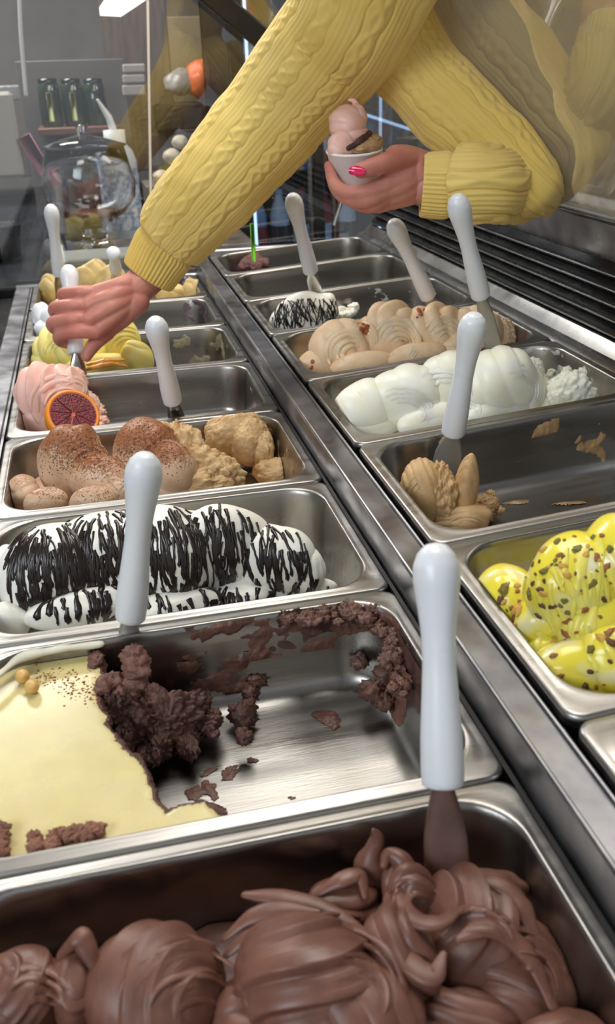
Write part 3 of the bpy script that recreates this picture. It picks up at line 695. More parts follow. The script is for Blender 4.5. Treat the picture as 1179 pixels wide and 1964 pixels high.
drizzle(h, 170, lambda rs: (rs.uniform(30, 640), 1135 + rs.normal() * 18), g_dark, o, .0030, (.012, .035), 2)
drizzle(h, 60, lambda rs: (rs.uniform(25, 180), 1040 + rs.normal() * 25), g_dark, o, .0028, (.03, .06), 3)

# cocoa dusted nocciola
h = Heap('L', 2)
h.fill(-.050, .006, 30, 8, zf=lambda x, y: -.042 - .03 * np.clip((x - .06) / .06, 0, 1))
for i, (px, py, z, rx, ry, rz, yw, f, tw, pl, am) in enumerate([
        (140, 885, .004, 66, 56, 76, 20, 3.5, 1, (.75, -.6, .3), .15), (195, 920, -.006, 62, 44, 50, -25, 3.5, 1, (.7, -.5, .3), .14), (285, 880, .006, 66, 62, 80, 0, 3.5, 1, (.65, -.7, .25), .15),
        (330, 905, .0, 48, 46, 60, 0, 4, 0, (.4, -.6, .4), .1), (88, 965, -.012, 42, 26, 32, 10, 3, 0, (.2, .2, 1), .03), (180, 962, -.012, 46, 24, 30, 0, 3, 0, (.2, .2, 1), .03), (240, 940, -.010, 40, 34, 40, 0, 5, 1, (1, 0, .4), .12),
        (45, 945, -.016, 30, 40, 36, 0, 3, 0, (.2, .4, 1), .1), (300, 950, -.02, 70, 24, 24, 0, 3, 0, (1, 0, .1), .05)]):
    h.blob(px, py, z, rx, ry, rz, yaw=yw, pole=pl, freq=f, amp=am, twist=tw, lump=.04, seed=163 + i, kind='saw' if am > .1 else 'fold', nu=120, nv=84)
h.curls([(165, 880, 52, 42, 4, 200, -30, .2), (318, 885, 48, 50, 4, 190, -20, .2), (215, 925, 34, 26, 3, 180, 0, .25), (255, 945, 28, 24, 3, 180, 0, .25)], rad=7, flat=.6, seed=2)
o = h.done('nocciola_gelato', g_noc, 'swirled light brown gelato dusted with cocoa powder, left row')
scatter(h, 2600, lambda rs: (rs.normal(160, 40), rs.normal(862, 24)), .0010, g_cocoa, 'cocoa_dust', o, 5, kind='stuff', flatk=.5)
scatter(h, 2600, lambda rs: (rs.normal(285, 32), rs.normal(850, 26)), .0010, g_cocoa, 'cocoa_dust', o, 6, kind='stuff', flatk=.5)
scatter(h, 160, lambda rs: (rs.uniform(70, 230), 950 + rs.normal() * 8), .0008, g_cocoa, 'cocoa_dust', o, 7, kind='stuff')
t = Heap('L', 2)
for i, (px, py, z, rx, ry, rz) in enumerate([(345, 870, .002, 42, 40, 60), (385, 905, -.012, 46, 36, 46), (425, 915, -.020, 38, 30, 38), (370, 935, -.020, 60, 24, 30)]):
    t.blob(px, py, z, rx, ry, rz, freq=3, amp=.06, lump=.16, lf=1.6, seed=170 + i, rough=.28, rf=4, nu=120, nv=80, pole=(.4, .3, .8))
t.done('torn_nocciola_gelato', g_rough, 'rough torn face of tan gelato right of the cocoa dusted swirls')
t = Heap('L', 2)
for i, (px, py, z, rx, ry, rz) in enumerate([(455, 835, -.014, 58, 26, 40), (480, 848, -.02, 40, 30, 44), (500, 862, -.03, 24, 30, 34), (420, 822, -.006, 28, 14, 22), (525, 905, -.055, 42, 34, 26)]):
    t.blob(px, py, z, rx, ry, rz, yaw=15, freq=3, amp=.05, lump=.14, lf=1.4, seed=180 + i, rough=.14, rf=4, nu=100, nv=70, pole=(.4, .9, .2))
t.done('nocciola_slab', g_rough, 'separate wedge of tan gelato against the back wall of its pan')
wall_residue(0, (.12, .115), (.168, -.06), -.008, -.07, gel('tan_smear', (150, 122, 84), (120, 92, 62)), PANS[('L', 2)], 5, .2, .004, 60)

# pink gelato and orange
h = Heap('L', 3)
for i, (px, py, z, rx, ry, rz, yw, f, tw, pl, am) in enumerate([
        (90, 772, .0, 58, 50, 78, -12, 6.5, 1, (.85, -.45, .3), .13), (125, 765, .004, 42, 46, 64, 0, 5, 1, (.8, -.3, .5), .12), (60, 800, -.02, 34, 40, 50, 0, 4, 1, (.4, -.5, .5), .12),
        (80, 815, -.026, 46, 26, 40, 0, 4, 0, (.4, -.5, .5), .10), (150, 800, -.028, 42, 40, 60, 0, 3, 0, (.6, .2, .5), .06), (140, 735, .012, 28, 20, 30, 0, 2, 0, (.6, .2, .5), .1)]):
    h.blob(px, py, z, rx, ry, rz, yaw=yw, pole=pl, freq=f, amp=am, twist=tw, lump=.07, seed=200 + i, kind='saw' if am > .11 else 'fold', nu=160, nv=130, stri=.02, rough=.10 if i > 3 else 0, rf=5)
for i in range(26):
    a = rs.uniform(0, 1); crumb(h, 165 + 32 * a + rs.normal() * 5, 755 + 65 * a + rs.normal() * 4, -.012 - .02 * a, rs.uniform(7, 12), h.mb, 230 + i)
h.curls([(118, 775, 60, 55, 5, 200, 60, .17), (140, 745, 26, 20, 2, 160, -60, .3)], rad=6, flat=.6, seed=3)
o = h.done('pink_gelato', g_pink, 'pink gelato mound with combed ridges at the left end of its pan')
# blood orange slice, standing in the gelato
osl = empty('blood_orange_slice', np.array(h.M @ Vector(h.loc(138, 800, .004))), label='blood orange slice with dark red pulp pressed into the pink gelato', cat='orange slice')
nrm = Vector((.28, -.72, .64)).normalized(); q = nrm.to_track_quat('Z', 'Y').to_matrix().to_4x4()
k = 1.24 / FPX; RO = 50 * k
def opart(mb, name, m, **kk): return mb.build(name, m, osl, world=q, **kk)
opart(MB().lathe([(RO * .86, .0105), (RO * .90, .012), (RO * .97, .010), (RO, .004), (RO, -.004), (RO * .93, -.014), (RO * .7, -.024), (.001, -.030)], 48, close=False), 'peel', mat('orange_peel', srgb(244, 150, 40), .35, bump=.3, bscale=500, sss=.2))
opart(MB().lathe([(.0005, .0085), (RO * .80, .0090), (RO * .88, .0110)], 48, close=False), 'pith', mat('orange_pith', srgb(226, 120, 104), .5))
pulp = mat('blood_orange_pulp', srgb(84, 6, 26), .22, col2=srgb(150, 24, 50), nscale=320, nlo=.45, nhi=.7, bump=.8, bscale=500, coat=.3)
for i in range(9):
    a0, a1 = 2 * math.pi * (i + .03) / 9, 2 * math.pi * (i + .97) / 9; am = (a0 + a1) / 2
    pts = [(RO * .07 * math.cos(am), RO * .07 * math.sin(am))] + [(RO * .84 * math.cos(a), RO * .84 * math.sin(a)) for a in np.linspace(a0, a1, 7)]
    V = [(x, y, .0088) for x, y in pts] + [(.96 * x + .04 * RO * .5 * math.cos(am), .96 * y + .04 * RO * .5 * math.sin(am), .0108) for x, y in pts]; n = len(pts)
    opart(MB().add(V, [tuple(range(n, 2 * n))] + [(j, (j + 1) % n, n + (j + 1) % n, n + j) for j in range(n)]), 'segment', pulp, smooth=False)
psm = gel('pink_smear', (184, 150, 144), (150, 118, 116))
wall_residue(0, (.168, .06), (.168, -.09), -.012, -.06, psm, PANS[('L', 3)], 25, .15, .004, 60)
floor_residue(0, .11, -.085, .045, .012, psm, PANS[('L', 3)], 26, -.05, .004, 50)

# yellow gelato under the hand
h = Heap('L', 4)
for i, (px, py, z, rx, ry, rz, yw, f, tw, pl, am) in enumerate([
        (110, 672, .006, 46, 34, 48, 0, 5, 1, (.8, -.4, .4), .12), (155, 668, .010, 52, 36, 50, 0, 4, 1, (.6, -.5, .5), .10), (222, 660, .008, 48, 36, 60, -10, 5, 1, (.7, -.5, .4), .12), (262, 690, -.006, 32, 26, 38, 0, 3, 0, (.3, .5, .7), .06),
        (90, 695, -.012, 30, 26, 30, 0, 3, 0, (.3, .5, .7), .06), (190, 702, -.010, 70, 20, 24, 0, 3, 0, (.8, .1, .3), .05), (240, 705, -.016, 46, 16, 20, 0, 2, 0, (.8, .1, .3), .04)]):
    h.blob(px, py, z, rx, ry, rz, yaw=yw, pole=pl, freq=f, amp=am, twist=tw, lump=.07, seed=240 + i, nu=96, nv=66)
h.curls([(120, 672, 34, 26, 3, 190, 30, .2), (235, 660, 44, 34, 4, 190, 40, .18)], rad=5, flat=.6, seed=4)
h.done('yellow_gelato', g_yel, 'pale yellow gelato heap directly under the gripping hand')
t = Heap('L', 4)
t.tubepx([(165, 708, -.001), (190, 702, .006), (215, 698, .006), (240, 702, .0)], [7, 11, 10, 5], 10, flat=(1, .5), wob=.2)
t.tubepx([(170, 698, .006), (200, 692, .010), (235, 690, .008)], [5, 9, 5], 10, flat=(1, .5), wob=.2)
t.done('mango_ribbon', gel('mango_sauce', (236, 176, 70), (232, 150, 60), .25, .1, 100), 'orange fruit sauce streak on the front of the yellow gelato', 'fruit sauce')
ysm = gel('grey_smear', (176, 172, 146), (140, 136, 110))
wall_residue(0, (.04, .12), (.168, -.02), -.004, -.07, ysm, PANS[('L', 4)], 35, .16, .003, 60)
wall_residue(0, (.05, -.12), (.166, -.09), -.001, -.04, ysm, PANS[('L', 4)], 36, .1, .003, 60)

# white, pan 5
h = Heap('L', 5)
for i, (px, py, z, rx, ry, rz) in enumerate([(84, 612, .004, 22, 26, 34), (104, 622, .0, 26, 24, 34), (90, 636, -.010, 26, 18, 24), (126, 600, .004, 26, 20, 30), (150, 615, -.004, 34, 22, 26)]):
    h.blob(px, py, z, rx, ry, rz, freq=3, amp=.10, lump=.12, seed=260 + i, pole=(.6, .3, .6), nu=80, nv=56)
h.done('white_gelato', gel('snow_gelato', (240, 242, 246), (226, 230, 238)), 'small white gelato heap left of the gripping hand')
floor_residue(0, .09, -.03, .05, .02, ysm, PANS[('L', 5)], 37, .05, .003, 50); wall_residue(0, (.1, -.12), (.168, .02), -.004, -.05, ysm, PANS[('L', 5)], 38, .2, .003, 60)
wall_residue(0, (.1, .12), (.168, .02), .001, -.06, gel('plum_smear', (110, 92, 100), (84, 68, 78)), PANS[('L', 5)], 39, .1, .003, 60)
# tan, pan 6
h = Heap('L', 6)
for i, (px, py, z, rx, ry, rz, c) in enumerate([(100, 555, -.004, 22, 20, 28, 0), (180, 552, .006, 40, 22, 56, 0), (215, 556, .006, 34, 20, 44, 0), (370, 560, -.012, 22, 14, 24, 0), (330, 566, -.016, 30, 12, 20, 0)]):
    h.blob(px, py, z, rx, ry, rz, freq=4, amp=.12, lump=.12, seed=270 + i, pole=(.8, .3, .4), nu=80, nv=56, twist=1)
h.fill(-.046, .004, 40, 12)
h.done('tan_gelato', gel('tan_cream', (214, 190, 128), (196, 166, 108)), 'tan gelato swirl showing behind the wrist at the far end')
pl = Heap('L', 6); pl.blob(355, 548, -.006, 14, 12, 18, freq=2, amp=.02, lump=.05, seed=3, nu=40, nv=28); pl.done('plum_piece', mat('plum', srgb(60, 52, 66), .25), 'dark shiny plum piece at the far end of the left row', 'fruit')

# right row -------------------------------------------------------
# yellow with nuts
h = Heap('R', 0)
h.fill(-.030, .004, 30, 14, zf=lambda x, y: -.038 + .02 * np.clip((x + .1) / .1, 0, 1))
for i, (px, py, z, rx, ry, rz, yw, f, pl_, am) in enumerate([
        (1105, 1125, .018, 105, 92, 112, 15, 3, (.9, .2, .3), .08), (1190, 1090, .030, 90, 92, 110, 0, 3, (.9, .2, .3), .08), (975, 1160, -.012, 66, 80, 78, 0, 2, (.6, .2, .6), .05), (985, 1200, -.024, 60, 66, 56, 0, 2, (.6, .2, .6), .05),
        (1060, 1195, -.006, 80, 56, 70, 0, 2, (.6, .2, .6), .05), (1150, 1205, .0, 80, 56, 76, 0, 2, (.6, .2, .6), .05), (1110, 1280, -.016, 100, 60, 56, -8, 2, (.6, .2, .6), .04), (1180, 1260, -.01, 80, 70, 66, 0, 2, (.6, .2, .6), .04), (1050, 1262, -.02, 48, 44, 50, 0, 2, (.6, .2, .6), .04)]):
    h.blob(px, py, z, rx, ry, rz, yaw=yw, pole=pl_, freq=f, amp=am, lump=.06, seed=300 + i, nu=130, nv=90, stri=.004)
gy = mat('yellow_glazed_gelato', srgb(240, 224, 72), .24, 0, col2=srgb(240, 234, 190), nscale=26, nlo=.50, nhi=.60, sss=.3, ssr=(1, .8, .3), ssd=.004, bump=.08, bscale=60, coat=.25, detail=1)
o = h.done('yellow_nut_gelato', gy, 'bright yellow glazed gelato mound with chopped nuts at the right edge')
drizzle(h, 46, (1000, 1020, 1179, 1230), g_pist, o, .0052, (.02, .06), 8, name='yellow_sauce', jit=.5)
nm = [mat('nut_brown', srgb(150, 94, 44), .55), mat('nut_green', srgb(118, 108, 40), .55), mat('nut_gold', srgb(206, 160, 70), .5), mat('nut_dark', srgb(96, 62, 34), .5)]
scatter(h, 66, lambda rs: (rs.uniform(1015, 1179), 1025 + abs(rs.normal()) * 75), .0026, nm, 'nut_piece', o, 11, each=True, flatk=.7, long=1.5)
scatter(h, 26, lambda rs: (rs.uniform(950, 1040), rs.uniform(1110, 1200)), .0034, nm, 'nut_piece', o, 12, each=True, flatk=.7, long=1.5)
scatter(h, 24, lambda rs: (rs.uniform(1060, 1179), rs.uniform(1190, 1330)), .003, nm, 'nut_piece', o, 13, each=True, flatk=.7, long=1.5)

# coffee lumps
h = Heap('R', 1)
h.blob(812, 955, -.030, 46, 50, 78, yaw=-15, pole=(.9, .1, .3), freq=11, amp=.035, lump=.05, seed=330, nu=140, nv=100)
h.blob(845, 962, -.034, 34, 44, 66, yaw=-15, pole=(.4, .1, .9), freq=3, amp=.03, lump=.14, seed=331, nu=120, nv=80, rough=.22, rf=5)
h.blob(890, 950, -.030, 24, 26, 84, yaw=-25, tilt=8, pole=(.2, .9, .3), freq=7, amp=.04, lump=.08, seed=332, nu=100, nv=70)
h.blob(885, 1000, -.052, 60, 36, 34, yaw=0, pole=(.3, .5, .7), freq=6, amp=.09, lump=.08, twist=1, seed=333, nu=120, nv=80)
h.blob(925, 975, -.062, 34, 24, 22, pole=(.4, .3, .6), freq=2, amp=.05, lump=.2, seed=334, rough=.3)
for i in range(10): crumb(h, 930 + rs.normal() * 12, 965 + rs.normal() * 8, -.066, 8, h.mb, 335 + i)
h.curls([(890, 1005, 44, 24, 3, 170, 10, .25), (805, 955, 30, 44, 3, 200, 110, .2)], rad=6, flat=.5, seed=7)
h.done('coffee_gelato', g_coffee, 'three lumps of coffee coloured gelato in the almost empty pan')
csm = gel('coffee_smear', (176, 142, 98), (140, 110, 76)); E1 = PANS[('R', 1)]
for (px0, px1, v0, v1, sd_, th) in [(1020, 1110, -.004, -.022, 51, -.3), (1080, 1230, -.016, -.05, 52, .15), (1150, 1230, -.03, -.07, 53, .15), (815, 850, .001, -.012, 54, -.4)]:
    a = h.loc(px0, 830, -.01); b = h.loc(px1, 830, -.01); wall_residue(0, (a[0], PD / 2), (b[0], PD / 2), v0, v1, csm, E1, sd_, th, .004, 60)
for px, py, lx, ly, sd_ in [(985, 958, .02, .005, 55), (950, 1000, .01, .006, 56), (1070, 960, .03, .005, 57), (940, 990, .012, .008, 58)]:
    c = h.loc(px, py + 6, -.079); floor_residue(0, c[0], c[1], lx, ly, csm, E1, sd_, -.05, .002, 80, yaw=-12)

# plain white
h = Heap('R', 2)
h.fill(-.034, .005, 30, 15)
for i, (px, py, z, rx, ry, rz, yw, f, pl_, am) in enumerate([
        (708, 785, .004, 74, 44, 58, 8, 4, (.85, -.3, .4), .05), (780, 765, .010, 84, 50, 66, 0, 4.5, (.9, -.35, .2), .055), (865, 745, .012, 84, 52, 70, 0, 4.5, (.9, -.35, .2), .055), (955, 737, .014, 78, 52, 72, 0, 5, (.9, -.35, .2), .055),
        (1000, 750, .0, 46, 40, 54, 0, 4, (.9, -.35, .2), .06), (720, 815, -.012, 62, 24, 26, 8, 2, (.3, .3, .8), .03), (840, 800, -.010, 90, 26, 30, 8, 2, (.3, .3, .8), .03), (960, 785, -.012, 80, 24, 28, 8, 2, (.3, .3, .8), .03), (1060, 770, -.02, 60, 26, 28, 8, 2, (.3, .3, .8), .05)]):
    h.blob(px, py, z, rx, ry, rz, yaw=yw, pole=pl_, freq=f, amp=am, twist=1 if i < 5 else 0, lump=.05, seed=350 + i, nu=160, nv=130, stri=.018)
for i, (px, py, z, rx, ry, rz) in enumerate([(1085, 752, -.006, 40, 26, 36), (1110, 762, -.014, 32, 18, 26), (1020, 712, .004, 24, 18, 26)]):
    h.blob(px, py, z, rx, ry, rz, freq=2, amp=.04, lump=.14, seed=365 + i, rough=.22, rf=5, nu=110, nv=76)
for i in range(18): crumb(h, 1060 + rs.normal() * 45, 735 + rs.normal() * 14, -.01, rs.uniform(5, 10), h.mb, 370 + i)
h.curls([(770, 790, 60, 46, 4, 130, -30, .15), (850, 755, 56, 46, 3, 140, 0, .2), (985, 745, 56, 50, 4, 110, -40, .15), (880, 790, 40, 26, 2, 120, 0, .25)], rad=6, flat=.4, seed=5)
h.done('fior_di_latte_gelato', g_fior, 'plain creamy white gelato in smooth rolls, right row')
wsm = gel('white_smear', (196, 196, 190), (160, 160, 156))
wall_residue(0, (.02, .12), (.168, -.02), .0, -.06, wsm, PANS[('R', 2)], 61, .15, .004, 60)

# caramel swirls
h = Heap('R', 3)
h.fill(-.040, .005, 30, 16)
for i, (px, py, z, rx, ry, rz, yw, f, pl_, am) in enumerate([
        (655, 668, .004, 64, 38, 58, 0, 5, (.85, -.35, .25), .17), (745, 648, .008, 62, 44, 66, 0, 5, (.75, -.5, .3), .17), (830, 642, .006, 62, 40, 60, 0, 5, (.8, -.5, .3), .17), (905, 640, .0, 56, 34, 52, 0, 5, (.8, -.4, .3), .12),
        (610, 698, -.012, 42, 22, 28, 0, 2, (.3, .3, .8), .04), (695, 698, -.012, 60, 22, 26, 0, 2, (.3, .3, .8), .04), (800, 682, -.010, 60, 20, 26, 0, 3, (.8, .3, .3), .07), (890, 668, -.012, 52, 20, 28, 0, 3, (.8, .3, .3), .07)]):
    h.blob(px, py, z, rx, ry, rz, yaw=yw, pole=pl_, freq=f, amp=am, twist=1, lump=.06, seed=380 + i, nu=170, nv=130, kind='fold', stri=.014)
for i, (px, py, z, rx, ry, rz) in enumerate([(960, 645, -.014, 30, 20, 30), (985, 632, -.018, 22, 14, 24), (940, 625, -.01, 20, 14, 26)]):
    h.blob(px, py, z, rx, ry, rz, freq=2, amp=.04, lump=.14, seed=395 + i, rough=.2, rf=5, nu=90, nv=60)
h.curls([(668, 675, 44, 40, 4, 215, 50, .18), (760, 655, 44, 44, 5, 170, -60, .17), (850, 645, 38, 36, 4, 160, -50, .2), (915, 645, 34, 30, 3, 160, -30, .22), (690, 650, 34, 34, 3, 120, -20, .2)], rad=6, flat=.6, seed=6)
o = h.done('caramel_gelato', g_tan, 'light caramel gelato in three peach toned swirls, right row')
car = gel('caramel_nut', (190, 108, 62), (150, 70, 40), .35, .5, 300)
scatter(h, 8, lambda rs: (700 + rs.normal() * 4, 632 + rs.normal() * 8), .004, car, 'caramel_bit', o, 20, each=True, flatk=.9)
scatter(h, 7, lambda rs: (805 + rs.normal() * 6, 600 + rs.normal() * 5), .004, car, 'caramel_bit', o, 21, each=True, flatk=.9)
scatter(h, 6, lambda rs: (598 + rs.normal() * 10, 702 + rs.normal() * 4), .003, car, 'caramel_bit', o, 22, each=True, flatk=.6)
wall_residue(0, (.08, .12), (.168, .0), -.002, -.07, gel('caramel_smear', (168, 138, 116), (120, 96, 84)), PANS[('R', 3)], 62, .0, .005, 60)

# white mound with threads
h = Heap('R', 4)
h.blob(585, 610, -.010, 62, 30, 50, yaw=8, pole=(1, .1, .2), freq=3, amp=.04, lump=.05, seed=410, nu=120, nv=80)
h.blob(540, 620, -.018, 24, 18, 26, pole=(1, .1, .2), freq=3, amp=.04, lump=.05, seed=411)
h.blob(625, 592, -.004, 22, 18, 30, pole=(1, .1, .2), freq=3, amp=.06, lump=.12, seed=412, rough=.08)
for i in range(9): crumb(h, 655 + rs.normal() * 14, 598 + rs.normal() * 6, -.03, rs.uniform(6, 10), h.mb, 415 + i)
o = h.done('small_white_gelato', g_white, 'small white gelato mound with thin chocolate threads, right row')
drizzle(h, 90, lambda rs: (rs.uniform(525, 645), 572 + abs(rs.normal()) * 16), g_dark, o, .0011, (.015, .05), 5, jit=.8)
drizzle(h, 26, lambda rs: (rs.uniform(522, 580), 598 + rs.normal() * 8), g_dark, o, .0016, (.01, .04), 6, jit=.8)
wall_residue(0, (.03, .12), (.168, .06), -.004, -.06, wsm, PANS[('R', 4)], 63, .2, .004, 60)

# back pan: crumbs and green stick
h = Heap('R', 6)
for i in range(16): crumb(h, 486 + rs.normal() * 10, 507 + rs.normal() * 3, -.004, rs.uniform(8, 12), h.mb, 430 + i)
h.blob(486, 513, -.022, 28, 16, 26, freq=2, amp=.02, lump=.1, seed=4)
o = h.done('chocolate_crumbs', gel('red_brown_crumb', (112, 70, 66), (84, 50, 46), .7, 1, 600), 'small reddish brown chocolate crumb heap around a green stick')
gs = MB().box((0, 0, .036), (.0095, .003, .088), .001); st = gs.build('tasting_stick', mat('green_plastic', srgb(110, 190, 30), .4, sss=.2)); tagit(st, 'bright green flat stick standing in the far chocolate crumbs', 'stick'); st.location = np.array(h.M @ Vector(h.loc(487, 503, .004))) ; st.rotation_euler = (0, 0, R(15))
# ---------------------------------------------------------------- spades
bladem = mat('blade_steel', srgb(190, 188, 184), .18, 1, rvar=.05)
blade_choc = gel('chocolate_coated_blade', (88, 62, 54), (104, 76, 66), .35, .1, 100)
blade_tan = mat('milky_blade', srgb(176, 172, 164), .35, .6, rvar=.1)
def spade(topx, basex, tipx, dbase, label, bm=bladem, L=.150, dtop=None, bladeL=None, wide=.022, rb=.0145):
    base = at(*basex, d=dbase); r = ray(*topx)
    # top of the handle at distance L from its base, on the near root
    oc = CAM - base; a = r @ r; b = 2 * oc @ r; c = oc @ oc - L * L; D = b * b - 4 * a * c
    if dtop is not None: t = dtop
    elif D > 0: t = (-b - math.sqrt(D)) / (2 * a)
    else: t = -b / (2 * a)
    top = CAM + r * t; ax = top - base; Lr = np.linalg.norm(ax); ax /= Lr
    root = empty('gelato_spade', base, label=label, cat='spade', group='white handled spades standing in the pans')
    q = Vector(ax).to_track_quat('Z', 'Y').to_matrix().to_4x4(); k = rb / .0145
    prof = [(.0035, -.0005), (.0108, 0), (.0125, .0018), (.0128, .012), (.0126, .03), (.0112, .055), (.0100, .078), (.0104, .098), (.0125, .118), (.0143, .132), (.0140, .141), (.0112, .149), (.0065, .1545), (.0001, .156)]
    PZ = []; zs = np.linspace(0, 1, 46)
    z0 = np.array([p[1] for p in prof]); r0 = np.array([p[0] for p in prof])
    zz = np.interp(zs, np.linspace(0, 1, len(prof)), z0)
    pr = [(float(np.interp(z, z0, r0)) * k, z * Lr / .156) for z in zz]
    MB().lathe(pr, 32, q).build('handle', white_pl, root)
    if tipx is not None:
        bl = bladeL or .07
        tr = ray(*tipx); oc = CAM - base; # tip: continue the axis, bent slightly to pass the seen point
        t0 = -(oc @ tr) / (tr @ tr); cand = CAM + tr * t0; dirn = -ax * .6 + (cand - base) / np.linalg.norm(cand - base) * .4
        dirn = (cand - base); dirn /= np.linalg.norm(dirn)
        dd = -ax; tip_depth = dbase + (depth_of(base - ax * bl) - dbase); tip = at(*tipx, d=tip_depth)
        P = smooth_path([base + ax * .008, base, base + (tip - base) * .5, tip, tip + (tip - base) * .35], 24)
        side = np.cross(ray(*basex), ax); side /= np.linalg.norm(side); upv = np.cross(side, ax)
        u = np.linspace(0, 1, 24); rd = np.interp(u, [0, .25, .45, 1], [.0062, .0062, wide / 2, wide / 2 * 1.1])
        n = 16; a_ = np.linspace(0, 2 * np.pi, n, endpoint=False); th = np.interp(u, [0, .25, .45, 1], [.0058, .0056, .0022, .0012])
        G = P[:, None] + rd[:, None, None] * np.cos(a_)[None, :, None] * side + th[:, None, None] * np.sin(a_)[None, :, None] * upv
        mb = MB().grid(G, wrap=True); mb.F.append(tuple(range(n))[::-1]); mb.F.append(tuple(23 * n + j for j in range(n)))
        mb.build('blade', bm, root, world=Matrix.Translation(-Vector(base)))
    return root, base, top
spade((835, 1040), (849, 1508), (862, 1765), .530, 'nearest white handled spade, standing in the chocolate gelato', blade_choc, .142, bladeL=.085, wide=.026)
spade((279, 868), (250, 1186), (233, 1335), .735, 'white handled spade standing in the cream glazed mousse pan', blade_tan, .150, bladeL=.065)
spade((296, 610), (331, 770), (345, 830), 1.19, 'white handled spade leaning over the pink gelato pan, blade in the cocoa dusted gelato', bladem, .142, bladeL=.05)
sp4, b4, t4 = spade((131, 508), (146, 680), (153, 725), 1.385, 'white handled spade gripped by the left hand in the picture', bladem, .150, dtop=1.395, bladeL=.045)
spade((97, 393), (113, 526), (118, 570), 1.80, 'leftmost white handled spade at the far end of the left row', bladem, .160, bladeL=.06)
spade((217, 481), (222, 518), (224, 550), 1.84, 'white handled spade standing just behind the wrist', bladem, .09, bladeL=.04)
spade((559, 372), (596, 521), (606, 562), 1.50, 'white handled spade standing in the small drizzled white mound, right row', bladem, .150, bladeL=.05)
spade((751, 422), (822, 570), (842, 610), 1.40, 'white handled spade leaning in the middle of the caramel gelato', blade_tan, .150, bladeL=.05)
spade((874, 374), (922, 568), (948, 672), 1.175, 'white handled spade at the right end of the caramel gelato, below the elbow', blade_tan, .142, dtop=1.06, bladeL=.085)
spade((911, 600), (868, 832), (848, 925), .96, 'white handled spade above the coffee gelato lumps', blade_tan, .142, bladeL=.07, wide=.030)

# ---------------------------------------------------------------- paper cup with gelato
CD = 1.175
rim = at(679, 287, d=CD); bot = at(692, 338, d=CD); k = CD / FPX
axis = Vector(rim - bot); 
cup_r = 53 * k; up_ = Vector((-.05, -.10, 1)).normalized(); H_ = .056
cupc = Vector(rim) - up_ * H_
q = up_.to_track_quat('Z', 'Y').to_matrix().to_4x4(); q.translation = (0, 0, 0)
cup = empty('paper_cup', cupc, label='white paper cup held up in the right hand of the picture', cat='cup')
MB().lathe([(.0001, .002), (cup_r * .66, .002), (cup_r * .68, 0), (cup_r * .70, .001), (cup_r * .985, H_ - .003), (cup_r * 1.02, H_ - .0025), (cup_r * 1.035, H_ - .0005), (cup_r * 1.01, H_ + .001), (cup_r * .975, H_), (cup_r * .72, .006), (.0001, .005)], 56, q, close=False).build('cup_body', mat('white_paper', srgb(250, 248, 244), .5, sss=.1), cup)
cg = MB()
def cblob(px, py, dd, rx, ry, rz, seed, freq=3, amp=.06, pole=(.5, .2, .8), rough=0, mb=cg):
    c = at(px, py, d=CD + dd); th = np.linspace(.001, np.pi - .001, 60); ph = np.linspace(0, 2 * np.pi, 90, endpoint=False)
    D = np.stack([np.sin(th)[:, None] * np.cos(ph), np.sin(th)[:, None] * np.sin(ph), np.cos(th)[:, None] * np.ones_like(ph)], -1)
    p = np.array(pole, float); p /= np.linalg.norm(p); ang = np.arccos(np.clip(D @ p, -1, 1)) / np.pi
    dsp = amp * np.abs(np.sin(np.pi * (ang * freq + .2 * noise(D, 1, seed, 2)))) + .10 * noise(D, 1.2, seed, 2) + rough * np.abs(noise(D, 5, seed + 1, 4))
    mb.grid(D * (1 + dsp)[..., None] * np.array([rx, ry, rz]) * k + c, wrap=True)
cblob(664, 236, -.004, 33, 32, 32, 1); cblob(672, 262, .002, 36, 34, 26, 2); cblob(645, 232, -.004, 14, 16, 14, 3); cblob(655, 280, -.012, 26, 20, 26, 5); cblob(682, 225, .0, 20, 24, 22, 6)
cg.tube(smooth_path([at(684, 222, d=CD), at(684, 205, d=CD), at(678, 194, d=CD), at(670, 192, d=CD)], 20), np.linspace(9, 3, 20) * k, 12)
cgo = cg.build('gelato_scoop', g_pink, label='pale pink gelato scoop with a curled tip in the held paper cup', cat='gelato', kind=None); localize(cgo, at(668, 260, d=CD))
cg2 = MB(); cblob(698, 282, .0, 34, 30, 16, 8, rough=.12, mb=cg2); cblob(706, 272, .006, 26, 20, 14, 9, rough=.15, mb=cg2)
cgo2 = cg2.build('gelato_scoop', gel('cup_nocciola', (176, 136, 96), (206, 172, 124), .5, .8, 400), label='brown nutty gelato beside the pink scoop in the held cup', cat='gelato'); localize(cgo2, at(698, 282, d=CD))
cg3 = MB(); cg3.tube(smooth_path([at(668, 284, d=CD - .022), at(690, 272, d=CD - .018), at(708, 256, d=CD - .006)], 16), np.array([5, 8, 6])[np.clip(np.arange(16) // 6, 0, 2)] * k, 10); cg3.build('chocolate_streak', g_choc2, cgo2, world=Matrix.Translation(-cgo2.location))

